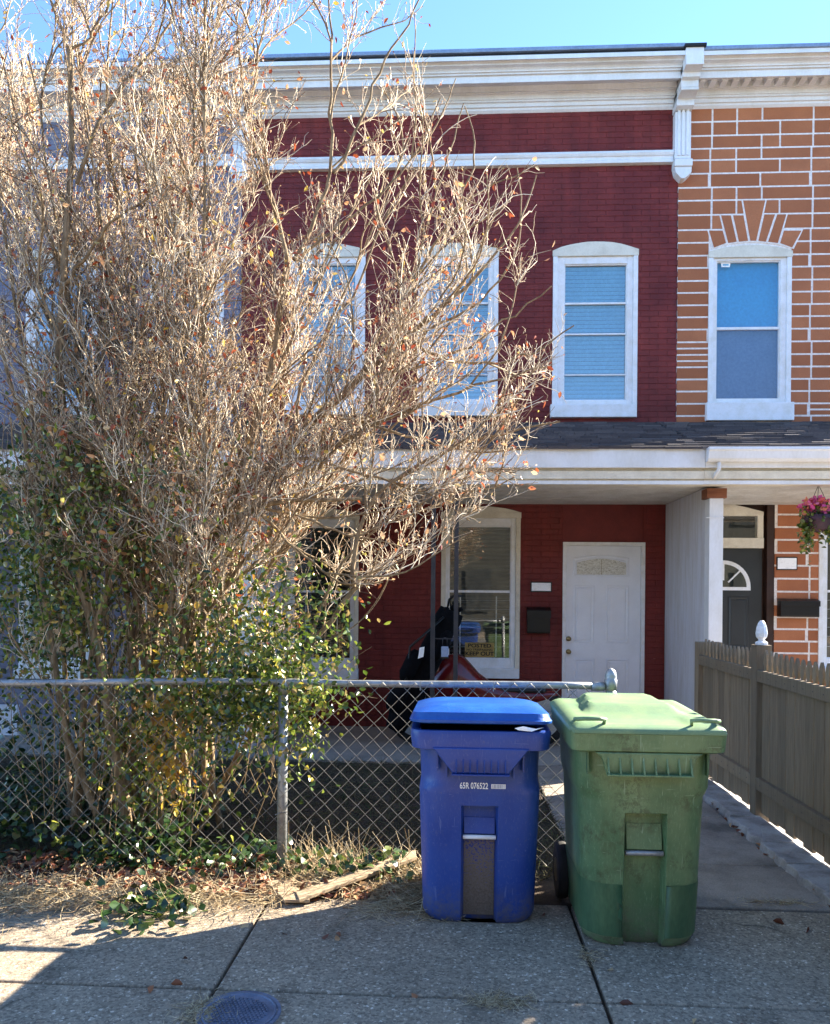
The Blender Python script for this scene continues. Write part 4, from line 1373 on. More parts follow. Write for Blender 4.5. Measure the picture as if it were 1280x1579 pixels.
# woven mesh: zigzag wires
pch = .095
wx_ = np.arange(FX0, at(905, 1100, 4.5).x, pch / 2)
wires = []
mesh_b = MB()
Vs, Fs, off = [], [], 0
for i, x in enumerate(wx_):
    zt_ = rail_z(x) + .012
    zb_ = .02 + (.24 * max(0, min(1, (-1.9 - x) / .6)) if x < -1.9 else 0) + .03 * math.sin(x * 2.1)
    nk = int((zt_ - zb_) / (pch / 2))
    pts = []
    for k in range(nk + 1):
        z = zt_ - k * pch / 2
        sag = .012 * math.sin(x * 1.7 + z * 2.3) + .01 * math.sin(x * 5.1 + z)
        xx = x + (pch / 2 if (k + i) % 2 else 0) + .004 * math.sin(z * 9 + x * 3) + random.uniform(-.0015, .0015)
        yy_ = fy(x) - .03 + sag + (.0026 if (k % 2) else -.0026)
        pts.append((xx, yy_, z + .004 * math.sin(x * 4)))
    P = np.array(pts)[None]
    v, f = tubes_np(P, [.0024], [.0024], 4)
    Vs.append(v); Fs.append(f + off); off += len(v)
np_obj('wire_mesh', np.vstack(Vs), np.vstack(Fs), steelwire, cf, None, True)
for x in np.arange(FX0 + .2, FX1, .42):
    MB().tube([(x, fy(x) - .026, rail_z(x) - .035), (x + .003, fy(x) - .018, rail_z(x) + .018), (x + .006, fy(x) + .02, rail_z(x) + .008), (x + .01, fy(x) + .005, rail_z(x) - .026)], .0022, 5).build('tie', steelwire, cf)

# ================================================================ PICKET FENCE
pf = empty('picket_fence', (2.26, 5.2, 0), 'taupe painted wooden board fence with small pointed pickets and white post finial', 'fence')
PX = 2.245
zq = lambda py, Y: 1.65 - (py - 913) / 1200 * Y
PT = 1.235
posts = [7.2, 5.84, 4.36, 2.95]
for i, y in enumerate(posts):
    ztp = 1.22 if i == 0 else 1.285
    MB().box(PX - .055, PX + .055, y - .055, y + .055, 0, ztp).build('post', taupe, pf, bevel=.004)
    if i:
        MB().lathe([(.046, 0), (.046, .018), (.024, .03), (.024, .04), (.04, .058), (.044, .085), (.037, .13), (.026, .16), (.012, .178)], (PX, y, ztp), 8).build('finial', finialm, pf, bevel=.003)
MB().box(PX + .06, PX + .16, 7.2 - .05, 7.2 + .05, 0, 1.22).build('post', taupe, pf, bevel=.004)
for i in range(3):
    ya, yb = posts[i + 1] + .056, posts[i] - .056
    MB().box(PX - .052, PX - .014, ya, yb, 1.02, 1.105).build('rail', taupe, pf, bevel=.003)
    MB().box(PX - .052, PX - .014, ya, yb, .235, .325).build('rail', taupe, pf, bevel=.003)
    nb = int(round((yb - ya) / .142)); w = (yb - ya) / nb
    for k in range(nb):
        jx = random.uniform(-.003, .002)
        MB().box(PX - .0125 + jx, PX + .008, ya + k * w + .0028, ya + (k + 1) * w - .0028, .045 + random.uniform(0, .025), 1.10).build('board', taupe, pf, bevel=.002, seg=1)
        for zn in (.28, 1.06):
            MB().lathe([(.005, 0), (.004, -.0015)], (PX - .0525, ya + (k + .5) * w, zn), 6, 'x').build('nail', iron, pf)
    npk = int(round((yb - ya) / .088)); w = (yb - ya) / npk
    for k in range(npk):
        yc = ya + (k + .5) * w; h = .028
        # scalloped top line: taller at the posts
        tt = (k + .5) / npk
        tz = 1.235 + .02 * abs(2 * tt - 1)
        prof = [(yc - .016, 1.101), (yc + .016, 1.101), (yc + .03, 1.15), (yc + .018, tz - .03), (yc, tz), (yc - .018, tz - .03), (yc - .03, 1.15)]
        MB().prismX(prof, PX - .011, PX + .007).build('picket', taupe, pf)

hd_ = empty('shading_hedge', (2.75, 4.35, 0), 'unseen evergreen screen added beyond the picket fence to shade the sidewalk', 'shading_hedge')  # out of view greenery added to shade the near sidewalk
N = 7000
C = np.stack([rng.uniform(2.38, 3.1, N), rng.uniform(3.9, 4.8, N), rng.uniform(.1, 1.9, N)], axis=1)
V, Fq = leaves_np(C, .06, .04)
np_obj('leaves', V, Fq, ivym, hd_, 'stuff')
for k in range(5):
    MB().tube([(2.6 + k * .08, 4.1 + k * .13, -.02), (2.58 + k * .09, 4.1 + k * .14, .9), (2.5 + k * .1, 4.05 + k * .15, 1.7)], [.03, .02, .01], 7).build('stem', bark, hd_)

# ================================================================ BINS
def cart(root, w_top, w_bot, d_top, d_bot, H, ch, mats, zc, depth=.045, shoulder=.68, flip=False):
    """body in local coordinates, front towards -Y, origin at centre of base"""
    zs_ = sorted(set([0.0, .012, .05, .12, .2, .3, .4, zc - .14, zc - .012, zc, zc + .012, shoulder - .02, shoulder, shoulder + .025, shoulder + .05, .75, .85, .95, H]))
    zs_ = [z for z in zs_ if z <= H]
    c = ch / 2
    fx = [-1.0, -.8, -.6, None]
    rows = []
    for z in zs_:
        t = z / H
        a = (w_bot + (w_top - w_bot) * t) / 2
        b = (d_bot + (d_top - d_bot) * t) / 2
        rad = .13 if z < shoulder else .13 - .0
        s_ = max(0, min(1, (z - shoulder + .0) / .045))
        if flip: a -= .012 * (1 - s_); radf = .12 + .03 * (1 - s_)
        else: a -= .006 * s_; radf = .10 + .055 * s_
        if z < .03: k_ = .02 * (1 - z / .03); a -= k_; b -= k_
        row = []
        # front from left to right
        X0 = a - radf
        xs_ = [-X0, -X0 * .75, -(c + .05), -(c + .014), -c, -c * .5, 0, c * .5, c, c + .014, c + .05, X0 * .75, X0]
        for x in xs_:
            y = -b
            ins = 0
            if abs(x) <= c + 1e-6 and .02 < z < zc - .001: ins = depth
            elif abs(x) <= c + 1e-6 and z <= .02: ins = depth
            # gentle bulging front
            bul = .012 * (1 - (x / max(X0, .01)) ** 2)
            row.append((x, y - bul + ins, z))
        def arc(cx_, cy_, r_, t0_, t1_, n_=7):
            for k in range(1, n_ + 1):
                t = t0_ + (t1_ - t0_) * k / n_
                row.append((cx_ + r_ * math.cos(t), cy_ + r_ * math.sin(t), z))
        arc(a - radf, -b + radf, radf, -math.pi / 2, 0)
        rb = .07
        row.append((a, b - rb, z)); arc(a - rb, b - rb, rb, 0, math.pi / 2, 4)
        row.append((-a + rb, b, z)); arc(-a + rb, b - rb, rb, math.pi / 2, math.pi, 4)
        arc(-a + radf, -b + radf, radf, math.pi, 1.5 * math.pi)
        row.pop()
        rows.append(row)
    n = len(rows[0]); V = [p for r in rows for p in r]; Fc = []
    for i in range(len(rows) - 1):
        for k in range(n):
            Fc.append((i * n + k, i * n + (k + 1) % n, (i + 1) * n + (k + 1) % n, (i + 1) * n + k))
    Fc.append(tuple(range(n - 1, -1, -1)))
    o = MB().add(V, Fc).build('body', mats[0], root, local=True, bevel=.007, seg=2)
    o.data.polygons.foreach_set('use_smooth', [True] * len(o.data.polygons))
    o.modifiers['bevel'].angle_limit = R(32)
    o.modifiers['bevel'].harden_normals = True
    return o, rows


def rrect(a, b, r, n=6, cx=0, cy=0):
    pts = []
    for (sx, sy, t0_) in ((1, -1, -math.pi / 2), (1, 1, 0), (-1, 1, math.pi / 2), (-1, -1, math.pi)):
        for k in range(n + 1):
            t = t0_ + math.pi / 2 * k / n
            pts.append((cx + sx * (a - r) + r * math.cos(t), cy + sy * (b - r) + r * math.sin(t)))
    return pts


def loft(rings, closed_top=True, closed_bot=True):
    n = len(rings[0]); V = [p for r in rings for p in r]
    Fc = [(i * n + k, i * n + (k + 1) % n, (i + 1) * n + (k + 1) % n, (i + 1) * n + k) for i in range(len(rings) - 1) for k in range(n)]
    if closed_bot: Fc.append(tuple(range(n - 1, -1, -1)))
    if closed_top: Fc.append(tuple(range((len(rings) - 1) * n, len(rings) * n)))
    return MB().add(V, Fc)


def sm(o, ang=35):
    o.data.polygons.foreach_set('use_smooth', [True] * len(o.data.polygons))
    m = o.modifiers.new('es', 'EDGE_SPLIT'); m.split_angle = R(ang)
    return o


def wheels(root, hw, y, r, mat):
    for sx in (-1, 1):
        w = MB().lathe([(r * .75, -.028), (r * .96, -.026), (r, -.01), (r, .01), (r * .96, .026), (r * .75, .028)], (sx * hw, y, r), 24, 'x').build('wheel', mat, root, local=True, smooth=True)
        MB().lathe([(.03, -.034), (r * .7, -.02), (r * .7, .02), (.03, .034)], (sx * hw, y, r), 20, 'x').build('hub', blackm, w, local=True, smooth=True)
    MB().tube([(-hw, y, r), (hw, y, r)], .01, 8).build('axle', steel, root, local=True)


# ---- blue cart
BW, BD, BH = .62, .58, .985
bl = empty('wheeled_bin', (at(737, 1427, 3.85).x + .004, 3.84 + .27, 0), 'blue wheeled recycling bin with its lid slightly ajar, left of the green bin', 'wheeled bin', 'wheeled bins on the sidewalk')
BC = .155
body_b, rows_b = cart(bl, .625, .565, .56, .43, .94, BC, [bluep], .60, .05, .67)
yF = lambda z: -(.43 + (.56 - .43) * z / .94) / 2 - .012
# rim
rings = []
for (z, e) in ((.885, .018), (.89, .032), (.965, .04), (.98, .036), (.982, .02), (.975, .0)):
    rings.append([(x, y, z) for x, y in rrect(.305 + e, .298 + e + .01, .08, 6)])
o = sm(loft(rings, False, False).build('rim', bluep, bl, local=True)); 
o = MB().add([(-.26, -.26, .955), (.26, -.26, .955), (.26, .26, .955), (-.26, .26, .955)], [(0, 1, 2, 3)]).build('contents', blackfab, bl, local=True)
# front apron, trapezoid with fins
yo_ = -.352
ap = MB().add([(-.235, yo_, .90), (.235, yo_, .90), (.135, yo_ + .008, .775), (-.135, yo_ + .008, .775), (-.235, yo_ + .05, .90), (.235, yo_ + .05, .90), (.135, yo_ + .05, .775), (-.135, yo_ + .05, .775)],
              [(0, 3, 2, 1)[::-1], (0, 4, 7, 3)[::-1], (1, 2, 6, 5)[::-1], (3, 7, 6, 2)[::-1], (0, 1, 5, 4)[::-1]]).build('front_grip', bluep, bl, local=True, bevel=.006)
for k in range(8):
    x = -.118 + k * .0337
    MB().add([(x - .004, yo_ + .004, .785), (x + .004, yo_ + .004, .785), (x + .003, yo_ - .002, .845), (x - .003, yo_ - .002, .845), (x, yo_ - .024, .781)],
             [(0, 4, 3), (4, 1, 2), (3, 4, 2), (0, 1, 4)]).build('fin', bluep, bl, local=True)
MB().box(-.14, .14, yo_ - .012, yo_ + .03, .768, .7755).build('grip_edge', bluep, bl, local=True, bevel=.002)
for x in (-.21, -.165, .165, .21):
    MB().box(x - .005, x + .005, yF(.8) - .012, yF(.8) + .02, .745 if abs(x) < .2 else .775, .885).build('rib', bluep, bl, local=True, bevel=.002)
# catch bar and muddy channel face
MB().tube([(-BC / 2 - .004, yF(.44) + .022, .437), (BC / 2 + .004, yF(.44) + .022, .437)], .011, 10).build('catch_bar', trim, bl, local=True, smooth=True)
MB().add([(-BC / 2 + .001, yF(.02) + .0475, .03), (BC / 2 - .001, yF(.02) + .0475, .03), (BC / 2 - .001, yF(.42) + .0455, .42), (-BC / 2 + .001, yF(.42) + .0455, .42)], [(0, 1, 2, 3)]).build('muddy_recess', bluedirt, bl, local=True)
MB().add([(-BC / 2 + .002, yF(.55) + .028, .455), (BC / 2 - .002, yF(.55) + .028, .455), (BC / 2 - .002, yF(.55) + .046, .53), (-BC / 2 + .002, yF(.55) + .046, .53), (-BC / 2 + .002, yF(.55) + .046, .45), (BC / 2 - .002, yF(.55) + .046, .45)],
         [(0, 1, 2, 3), (0, 4, 5, 1), (0, 3, 4), (1, 5, 2)]).build('pocket', bluep, bl, local=True)
# lid: slightly lifted at the front
rings = []
for (z, e, t) in ((.0, .036, 0), (.006, .05, 0), (.03, .052, 0), (.036, .045, 0), (.05, .04, 0), (.068, .035, 0), (.082, -.01, 0), (.088, -.06, 0), (.09, -.12, 0)):
    ring = []
    for x, y in rrect(.298 + e, .30 + e, .085 if e > -.05 else .05, 6):
        lift_ = .012 + .03 * (0.34 - y) / .68
        crown = -.010 * (x / .3) ** 2 * (1 if z > .05 else .6) + (.0)
        ring.append((x, y, .978 + z + lift_ - .012 + crown + (.012 * abs(x) / .3 if z < .01 and y < -.2 else 0)))
    rings.append(ring)
lid = sm(loft(rings).build('lid', weathered('sky_reflection_blue_lid', srgb(22, 74, 156), srgb(38, 96, 172), .32, 5, 90, fc=.06), bl, local=True), 40)  # lighter blue puts the sky's reflection into the lid colour
MB().tube([(-.24, .37, .97), (-.2, .4, .99), (.2, .4, .99), (.24, .37, .97)], .014, 10).build('handle', bluep, bl, local=True, smooth=True)
wheels(bl, .255, .215, .12, rubber)
tz_ = .70
yt_ = yF(tz_) - .0035
wl = world_loc(bl)
text('serial_number', '65R 076522', .042, (wl.x - .03, wl.y + yt_ + .0, tz_), whiteflat, bl, bold=.0006, sx=.68)
bc = MB().box(.055, .125, yt_ - .0004, yt_ + .003, tz_ - .011, tz_ + .011).build('barcode_sticker', whiteflat, bl, local=True)
bars_ = MB(); x = .06
while x < .118:
    w_ = random.choice((.001, .0018, .0028)); bars_.box(x, x + w_, yt_ - .0009, yt_ - .0004, tz_ - .009, tz_ + .009); x += w_ + random.choice((.0012, .002, .003))
bars_.build('barcode', weathered('grey_print', srgb(120, 130, 160), srgb(110, 120, 150)), bl, local=True)
# the plastic bag scrap poking out
MB().add([(.16, -.352, 1.0), (.2, -.362, 1.012), (.26, -.358, 1.0), (.3, -.35, 1.006), (.18, -.36, .992), (.24, -.366, .988)], [(0, 4, 1), (1, 4, 5), (1, 5, 2), (2, 5, 3)]).build('bag_scrap', whiteflat, bl, local=True)

# ---- green cart
gn = empty('wheeled_bin', (at(984, 1455, 3.65).x + .028, 3.61 + .36, 0), 'larger green wheeled rubbish bin with paler lid and scuffed front, right of the blue bin', 'wheeled bin', 'wheeled bins on the sidewalk')
GC = .165
body_g, rows_g = cart(gn, .64, .57, .70, .58, 1.0, GC, [greenp], .64, .05, .70, True)
yG = lambda z: -(.58 + (.70 - .58) * z / 1.0) / 2 - .012
# square rim with wide corners
rings = []
for (z, e) in ((.925, .012), (.93, .028), (.935, .036), (1.02, .044), (1.026, .04), (1.027, .015)):
    rings.append([(x, y, z) for x, y in rrect(.312 + e, .352 + e, .045, 5)])
sm(loft(rings, False, False).build('rim', greenp, gn, local=True))
yo_ = yG(.85) - .052
aprof = [(-.245, .928), (.245, .928), (.215, .905), (.2, .87), (.19, .83), (-.19, .83), (-.2, .87), (-.215, .905)]
m = MB().prismY(aprof, yo_ + .018, yo_ + .06).build('front_grip', greenp, gn, local=True, bevel=.006)
for k in range(8):
    x = -.185 + k * .0528
    MB().add([(x - .0035, yo_ + .018, .835), (x + .0035, yo_ + .018, .835), (x + .0035, yo_ + .018, .905), (x - .0035, yo_ + .018, .905), (x - .0035, yo_ - .012, .835), (x + .0035, yo_ - .012, .835)],
             [(0, 4, 3), (1, 2, 5), (4, 5, 2, 3)]).build('fin', greenp, gn, local=True)
MB().box(-.192, .192, yo_ - .016, yo_ + .03, .826, .8345).build('grip_edge', greenp, gn, local=True, bevel=.002)
for x in (-.27, .27):
    MB().box(x - .004, x + .004, yG(.86) - .004, yG(.86) + .03, .82, .925).build('rib', greenlow, gn, local=True, bevel=.002)
MB().tube([(-GC / 2 - .004, yG(.45) + .024, .447), (GC / 2 + .004, yG(.45) + .024, .447)], .012, 10).build('catch_bar', steel, gn, local=True, smooth=True)
MB().add([(-GC / 2 + .002, yG(.55) + .028, .465), (GC / 2 - .002, yG(.55) + .028, .465), (GC / 2 - .002, yG(.55) + .046, .58), (-GC / 2 + .002, yG(.55) + .046, .58), (-GC / 2 + .002, yG(.55) + .046, .46), (GC / 2 - .002, yG(.55) + .046, .46)],
         [(0, 1, 2, 3), (0, 4, 5, 1), (0, 3, 4), (1, 5, 2)]).build('pocket', greenp, gn, local=True)


# slightly proud darker wear band wrapping the lower front
def band(rows, zcut, off_, cpos, mat, root, side):
    sel = []
    for r in rows:
        if r[0][2] <= zcut + 1e-6 and r[0][2] > .02: sel.append(r)
    idx = list(range(0, 3)) if side < 0 else list(range(10, 13))
    n = len(rows[0])
    order = (list(range(n - 7, n)) + [0, 1, 2]) if side < 0 else [10, 11, 12] + list(range(13, 20))
    V, Fc = [], []
    for r in sel:
        for i in order:
            x, y, z = r[i]
            dx_, dy_ = x, y
            l_ = math.hypot(dx_, dy_)
            V.append((x + dx_ / l_ * off_, y + dy_ / l_ * off_, z))
    m_ = len(order)
    for a in range(len(sel) - 1):
        for b in range(m_ - 1):
            Fc.append((a * m_ + b, a * m_ + b + 1, (a + 1) * m_ + b + 1, (a + 1) * m_ + b))
    MB().add(V, Fc).build('lower_panel', mat, root, local=True, smooth=True)


band(rows_g, .31, .003, 0, greenlow, gn, -1)
band(rows_g, .31, .003, 0, greenlow, gn, 1)
# lid of the green bin: stepped panel with two front corner grips
nx, ny = 33, 33
V, Fc = [], []


def lid_h(u, v):
    # u -1..1 across, v 0 front .. 1 back
    x = u; z = 0.012 + .012 * v
    e = max(abs(u), 0)
    edge = min(1, (1 - abs(u)) / .1) * min(1, v / .06)
    z += .018 * min(1, max(0, edge))
    # raised rear plateau (trapezoid narrowing to the back)
    w = .80 - .22 * v
    pv = max(0, min(1, (v - .36) / .14))
    pu = max(0, min(1, (w - abs(u)) / .10))
    z += .034 * pv * pu
    # shallow front tray
    tv = max(0, min(1, v / .1)) * max(0, min(1, (.36 - v) / .08))
    tu = max(0, min(1, (.62 - abs(u)) / .10))
    z -= .010 * tv * tu
    return z


for j in range(ny):
    for i in range(nx):
        u = -1 + 2 * i / (nx - 1); v_ = j / (ny - 1)
        X, Y_ = u * .352, -.395 + .78 * v_
        # round front corners
        if v_ < .12:
            X *= 1 - .05 * (1 - v_ / .12) ** 2 * abs(u) ** 6
        V.append((X, Y_, 1.026 + lid_h(u, v_)))
n0 = len(V)
for j in range(ny - 1):
    for i in range(nx - 1):
        a = j * nx + i
        Fc.append((a, a + 1, a + nx + 1, a + nx))
bd = [i for i in range(nx)] + [j * nx + nx - 1 for j in range(1, ny)] + [(ny - 1) * nx + i for i in range(nx - 2, -1, -1)] + [j * nx for j in range(ny - 2, 0, -1)]
for dz, sc in ((-.006, 1.012), (-.022, 1.014), (-.028, .99)):
    base_i = len(V)
    for b in bd:
        x, y, z = V[b]
        V.append((x * sc, y * sc, V[b][2] + dz))
    prev = bd if dz == -.006 else list(range(base_i - len(bd), base_i))
    m_ = len(bd)
    for k in range(m_):
        Fc.append((prev[k], base_i + k, base_i + (k + 1) % m_, prev[(k + 1) % m_]))
lidg = sm(MB().add(V, Fc).build('lid', greenlid, gn, local=True), 38)
for sx in (-1, 1):
    cx_ = sx * .255
    gp = MB()
    gp.tube([(cx_ - sx * .055, -.35, 1.05), (cx_ - sx * .06, -.36, 1.074), (cx_ - sx * .03, -.375, 1.079), (cx_ + sx * .04, -.375, 1.078), (cx_ + sx * .066, -.35, 1.072), (cx_ + sx * .068, -.30, 1.065), (cx_ + sx * .06, -.25, 1.05)],
            [.009, .010, .010, .010, .010, .009, .007], 8)
    gp.build('lid_grip', greenlid, lidg, local=True, smooth=True)
MB().tube([(-.26, .42, 1.0), (-.22, .46, 1.02), (.22, .46, 1.02), (.26, .42, 1.0)], .016, 10).build('handle', greenp, gn, local=True, smooth=True)
wheels(gn, .30, .30, .15, rubber)

# ================================================================ SIDEWALK THINGS
mh = at(372, 1562, 3.05)
mhx = at(372, 1562, 3.03)
mc_ = empty('manhole_cover', (mhx.x, 3.03, 0), 'small round blue grey metal cover set in the sidewalk at the bottom edge', 'utility cover')
cy_ = 3.0
MB().lathe([(.145, -.02), (.145, .006), (.137, .008), (.134, .003), (.118, .003), (.001, .0035)], (mhx.x, cy_, 0), 40).build('cover', castiron, mc_, angle=30)
MB().lathe([(.162, -.02), (.162, .0045), (.148, .0045), (.148, -.01)], (mhx.x, cy_, 0), 40).build('frame_ring', castiron, mc_, angle=30)
st = MB()
for i in range(-7, 8):
    for j in range(-8, 9):
        x, y = i * .0165 + (j % 2) * .008, j * .0143
        if math.hypot(x, y) < .108:
            st.lathe([(.0064, 0), (.0056, .006), (.001, .0061)], (mhx.x + x, cy_ + y, .0034), 6)
st.build('stud_pattern', castiron, mc_)['kind'] = 'stuff'


def plank(name, p0, p1, w, th, label, lift=0.0, notch=False):
    p0, p1 = Vector(p0), Vector(p1)
    d = (p1 - p0); L = d.length; d.normalize()
    s_ = Vector((-d.y, d.x, 0)).normalized(); upv = d.cross(s_) * -1
    if upv.z < 0: upv = -upv
    V = []
    n = 8
    for k in range(n + 1):
        c = p0 + d * (L * k / n)
        ww = w * (1 + .04 * math.sin(k * 2.1)) / 2
        for a, b in ((-1, 0), (1, 0), (1, 1), (-1, 1)):
            V.append(c + s_ * a * ww + upv * b * th)
    if notch:
        for k in range(4): V[n * 4 + k] = V[n * 4 + k] - d * (.06 if k in (0, 3) else 0)
        for k in range(4): V[k] = V[k] + d * (.03 if k in (1, 2) else 0)
    Fc = [(i * 4 + k, i * 4 + (k + 1) % 4, (i + 1) * 4 + (k + 1) % 4, (i + 1) * 4 + k) for i in range(n) for k in range(4)] + [(3, 2, 1, 0), (n * 4, n * 4 + 1, n * 4 + 2, n * 4 + 3)]
    o = MB().add(V, Fc).build(name, board, None, bevel=.003)
    return tag(o, label, 'board', 'loose boards at the fence foot')


def gp_at(px, py, z=0.0):
    d = fw + rt * ((px - 640) / 1200.0) + up * ((913 - py) / 1200.0)
    t = (z - EYE) / d.z
    return Vector((d.x * t, d.y * t, z))


a = gp_at(455, 1388, .02); b = gp_at(648, 1318, .10)
plank('wood_board', a, b, .095, .02, 'long weathered board lying aslant from the fence foot to the blue bin', notch=True)
a = gp_at(425, 1360, .03); b = gp_at(462, 1396, .012)
plank('wood_board', a, b, .12, .018, 'short broken board end lying across the tip of the long board', notch=True)


# ================================================================ VEGETATION
def resample(pts, K):
    P = np.array([list(p) for p in pts], dtype=float)
    s_ = np.r_[0, np.cumsum(np.linalg.norm(np.diff(P, axis=0), axis=1))]
    t = np.linspace(0, s_[-1], K)
    out = np.stack([np.interp(t, s_, P[:, i]) for i in range(3)], axis=1)
    # smooth
    for _ in range(2):
        out[1:-1] = out[1:-1] * .5 + (out[:-2] + out[2:]) * .25
    return out


def px_line(pl, Y0, Y1):
    n = len(pl)
    return [at(x, y, Y0 + (Y1 - Y0) * i / (n - 1)) for i, (x, y) in enumerate(pl)]


OUT_Y = [-400, 0, 100, 200, 245, 320, 400, 520, 650, 740, 790, 840, 880, 930, 1000, 1060, 1150, 1330]
OUT_X = [640, 655, 680, 715, 815, 835, 850, 890, 885, 830, 780, 690, 630, 590, 540, 470, 400, 330]


def crown_ok(P, soft=18):
    X, Y = px_of(P)
    lim = np.interp(Y, OUT_Y, OUT_X)
    return X < lim + rng.normal(size=len(X)) * soft


class Shrub:
    def __init__(s, root):
        s.root = root
        s.L0, s.r0a, s.r0b = [], [], []

    def stem(s, pts, ra, rb):
        # keep the whole shrub in a shallow band behind the fence
        q = []
        for p in pts:
            d_ = Vector(p) - Vector((0, 0, EYE))
            y2 = 4.8 + (p[1] - 4.8) * .6
            q.append(Vector((0, 0, EYE)) + d_ * (y2 / p[1]))
        P = resample(q, 16)
        P += rng.normal(size=P.shape) * .008
        s.L0.append(P); s.r0a.append(ra); s.r0b.append(rb)
        v, f = tubes_np(P[None], [ra], [rb], 8)
        np_obj('stem', v, f, bark, s.root, None, True)

    def child(s, P, r_at, N, K, len_lo, len_hi, spread, upb, tlo=0.15, thi=1.0, weight=None, curve=.35, noise=.05, keep=None):
        """grow N children from polylines P (M,K0,3)"""
        M_ = len(P); K0 = P.shape[1]
        seglen = np.linalg.norm(np.diff(P, axis=1), axis=2).sum(1)
        w = seglen if weight is None else seglen * weight
        idx = rng.choice(M_, N, p=w / w.sum())
        t = rng.uniform(tlo, thi, N) * (K0 - 1)
        i0 = np.clip(t.astype(int), 0, K0 - 2); fr_ = (t - i0)[:, None]
        A = P[idx, i0]; B = P[idx, i0 + 1]
        base = A + (B - A) * fr_
        D = B - A; D /= np.linalg.norm(D, axis=1, keepdims=True) + 1e-9
        rv = rng.normal(size=(N, 3)); rv -= (rv * D).sum(1, keepdims=True) * D; rv /= np.linalg.norm(rv, axis=1, keepdims=True) + 1e-9
        sp = rng.uniform(spread[0], spread[1], (N, 1))
        C = D * np.cos(sp) + rv * np.sin(sp)
        C[:, 2] += upb; C /= np.linalg.norm(C, axis=1, keepdims=True)
        L = rng.uniform(len_lo, len_hi, (N, 1)) * (1 - .35 * (t / (K0 - 1))[:, None])
        out = np.empty((N, K, 3)); out[:, 0] = base
        cur = C.copy(); p = base.copy()
        bend = rng.normal(size=(N, 3)) * curve; bend[:, 2] += curve * .8
        for k in range(1, K):
            cur = cur + bend / (K - 1) + rng.normal(size=(N, 3)) * noise
            cur /= np.linalg.norm(cur, axis=1, keepdims=True)
            p = p + cur * L / (K - 1)
            out[:, k] = p
        ok = crown_ok(out[:, -1]) & (out[:, -1, 2] > 0.05) & (out[:, :, 1].max(1) < 6.5) & (out[:, :, 1].min(1) > 3.7)
        if keep is not None: ok &= keep(out)
        return out[ok], t[ok] / (K0 - 1), idx[ok]


ORG = at(190, 1300, 4.95)
sh_root = empty('shrub', (ORG.x, 4.95, 0), 'huge bare multi stemmed shrub with pale twigs rising over the fence to the roofline', 'shrub')
S = Shrub(sh_root)
# stems traced by eye, set at their own depths in the yard
S.stem(px_line([(200, 1315), (178, 1120), (150, 980), (117, 875), (106, 780), (97, 675), (90, 575), (90, 460), (100, 350), (120, 280), (108, 190), (107, 75)], 4.85, 5.5), .042, .015)
S.stem(px_line([(107, 75), (88, 30), (70, -40)], 5.5, 5.4), .012, .007)
S.stem(px_line([(107, 75), (130, 70), (160, 20), (185, -30)], 5.5, 5.6), .010, .006)
S.stem(px_line([(120, 280), (150, 190), (168, 160), (200, 120), (230, 85), (262, 40), (280, -30)], 5.35, 5.5), .014, .006)
S.stem(px_line([(92, 450), (120, 415), (150, 370), (165, 345), (205, 320), (245, 290)], 5.25, 5.0), .014, .006)
S.stem(px_line([(175, 1310), (120, 1190), (95, 1120), (75, 1000), (62, 860), (48, 720), (25, 610), (5, 530), (-30, 420)], 4.8, 5.0), .024, .01)
S.stem(px_line([(215, 1310), (240, 1180), (265, 1060), (300, 915), (335, 820), (372, 735), (400, 650), (420, 560), (440, 480), (455, 405), (432, 325), (398, 245), (381, 190)], 5.1, 5.6), .042, .013)
S.stem(px_line([(381, 190), (372, 120), (366, 40), (362, -30)], 5.6, 5.65), .009, .005)
S.stem(px_line([(381, 190), (393, 130), (396, 60), (408, -30)], 5.6, 5.5), .009, .005)
S.stem(px_line([(455, 405), (485, 330), (515, 268), (510, 180), (511, 80), (505, -30)], 5.45, 5.7), .015, .006)
S.stem(px_line([(515, 268), (552, 200), (575, 140), (592, 88), (628, 45), (655, -20)], 5.55, 5.6), .012, .005)
S.stem(px_line([(290, 1300), (285, 1150), (296, 1000), (300, 905), (325, 850), (352, 800), (385, 772), (470, 765), (560, 772)], 5.3, 5.0), .045, .010)
S.stem(px_line([(325, 850), (372, 765), (430, 700), (500, 638), (550, 582), (625, 525), (690, 470), (740, 410), (765, 330)], 5.25, 5.3), .045, .006)
S.stem(px_line([(430, 700), (520, 690), (600, 640), (680, 610), (770, 585), (850, 560)], 5.25, 5.1), .016, .005)
S.stem(px_line([(545, 905), (550, 800), (590, 750), (640, 716), (700, 690), (790, 662), (865, 650)], 5.0, 5.1), .017, .005)
S.stem(px_line([(300, 1290), (380, 1150), (470, 1010), (530, 930), (545, 905)], 5.2, 5.0), .022, .016)
S.stem(px_line([(470, 1010), (520, 870), (590, 800), (660, 790), (740, 755), (790, 735)], 5.1, 5.15), .012, .004)
S.stem(px_line([(230, 1300), (225, 1100), (250, 900), (262, 700), (262, 560), (240, 450), (215, 330), (205, 210)], 5.3, 5.9), .026, .009)
S.stem(px_line([(240, 1300), (232, 1050), (210, 880), (195, 760), (200, 640), (215, 500), (200, 380), (170, 260), (160, 120), (175, 0)], 5.5, 6.1), .026, .006)
S.stem(px_line([(260, 1300), (300, 1100), (290, 920), (285, 780), (290, 650), (330, 520), (310, 400), (280, 300), (300, 180), (330, 60), (345, -30)], 5.6, 6.2), .028, .006)
S.stem(px_line([(560, 560), (600, 500), (640, 430), (660, 340), (690, 250), (715, 160)], 5.3, 5.5), .010, .004)
S.stem(px_line([(640, 515), (720, 480), (790, 420), (805, 330), (800, 260)], 5.3, 5.3), .009, .004)
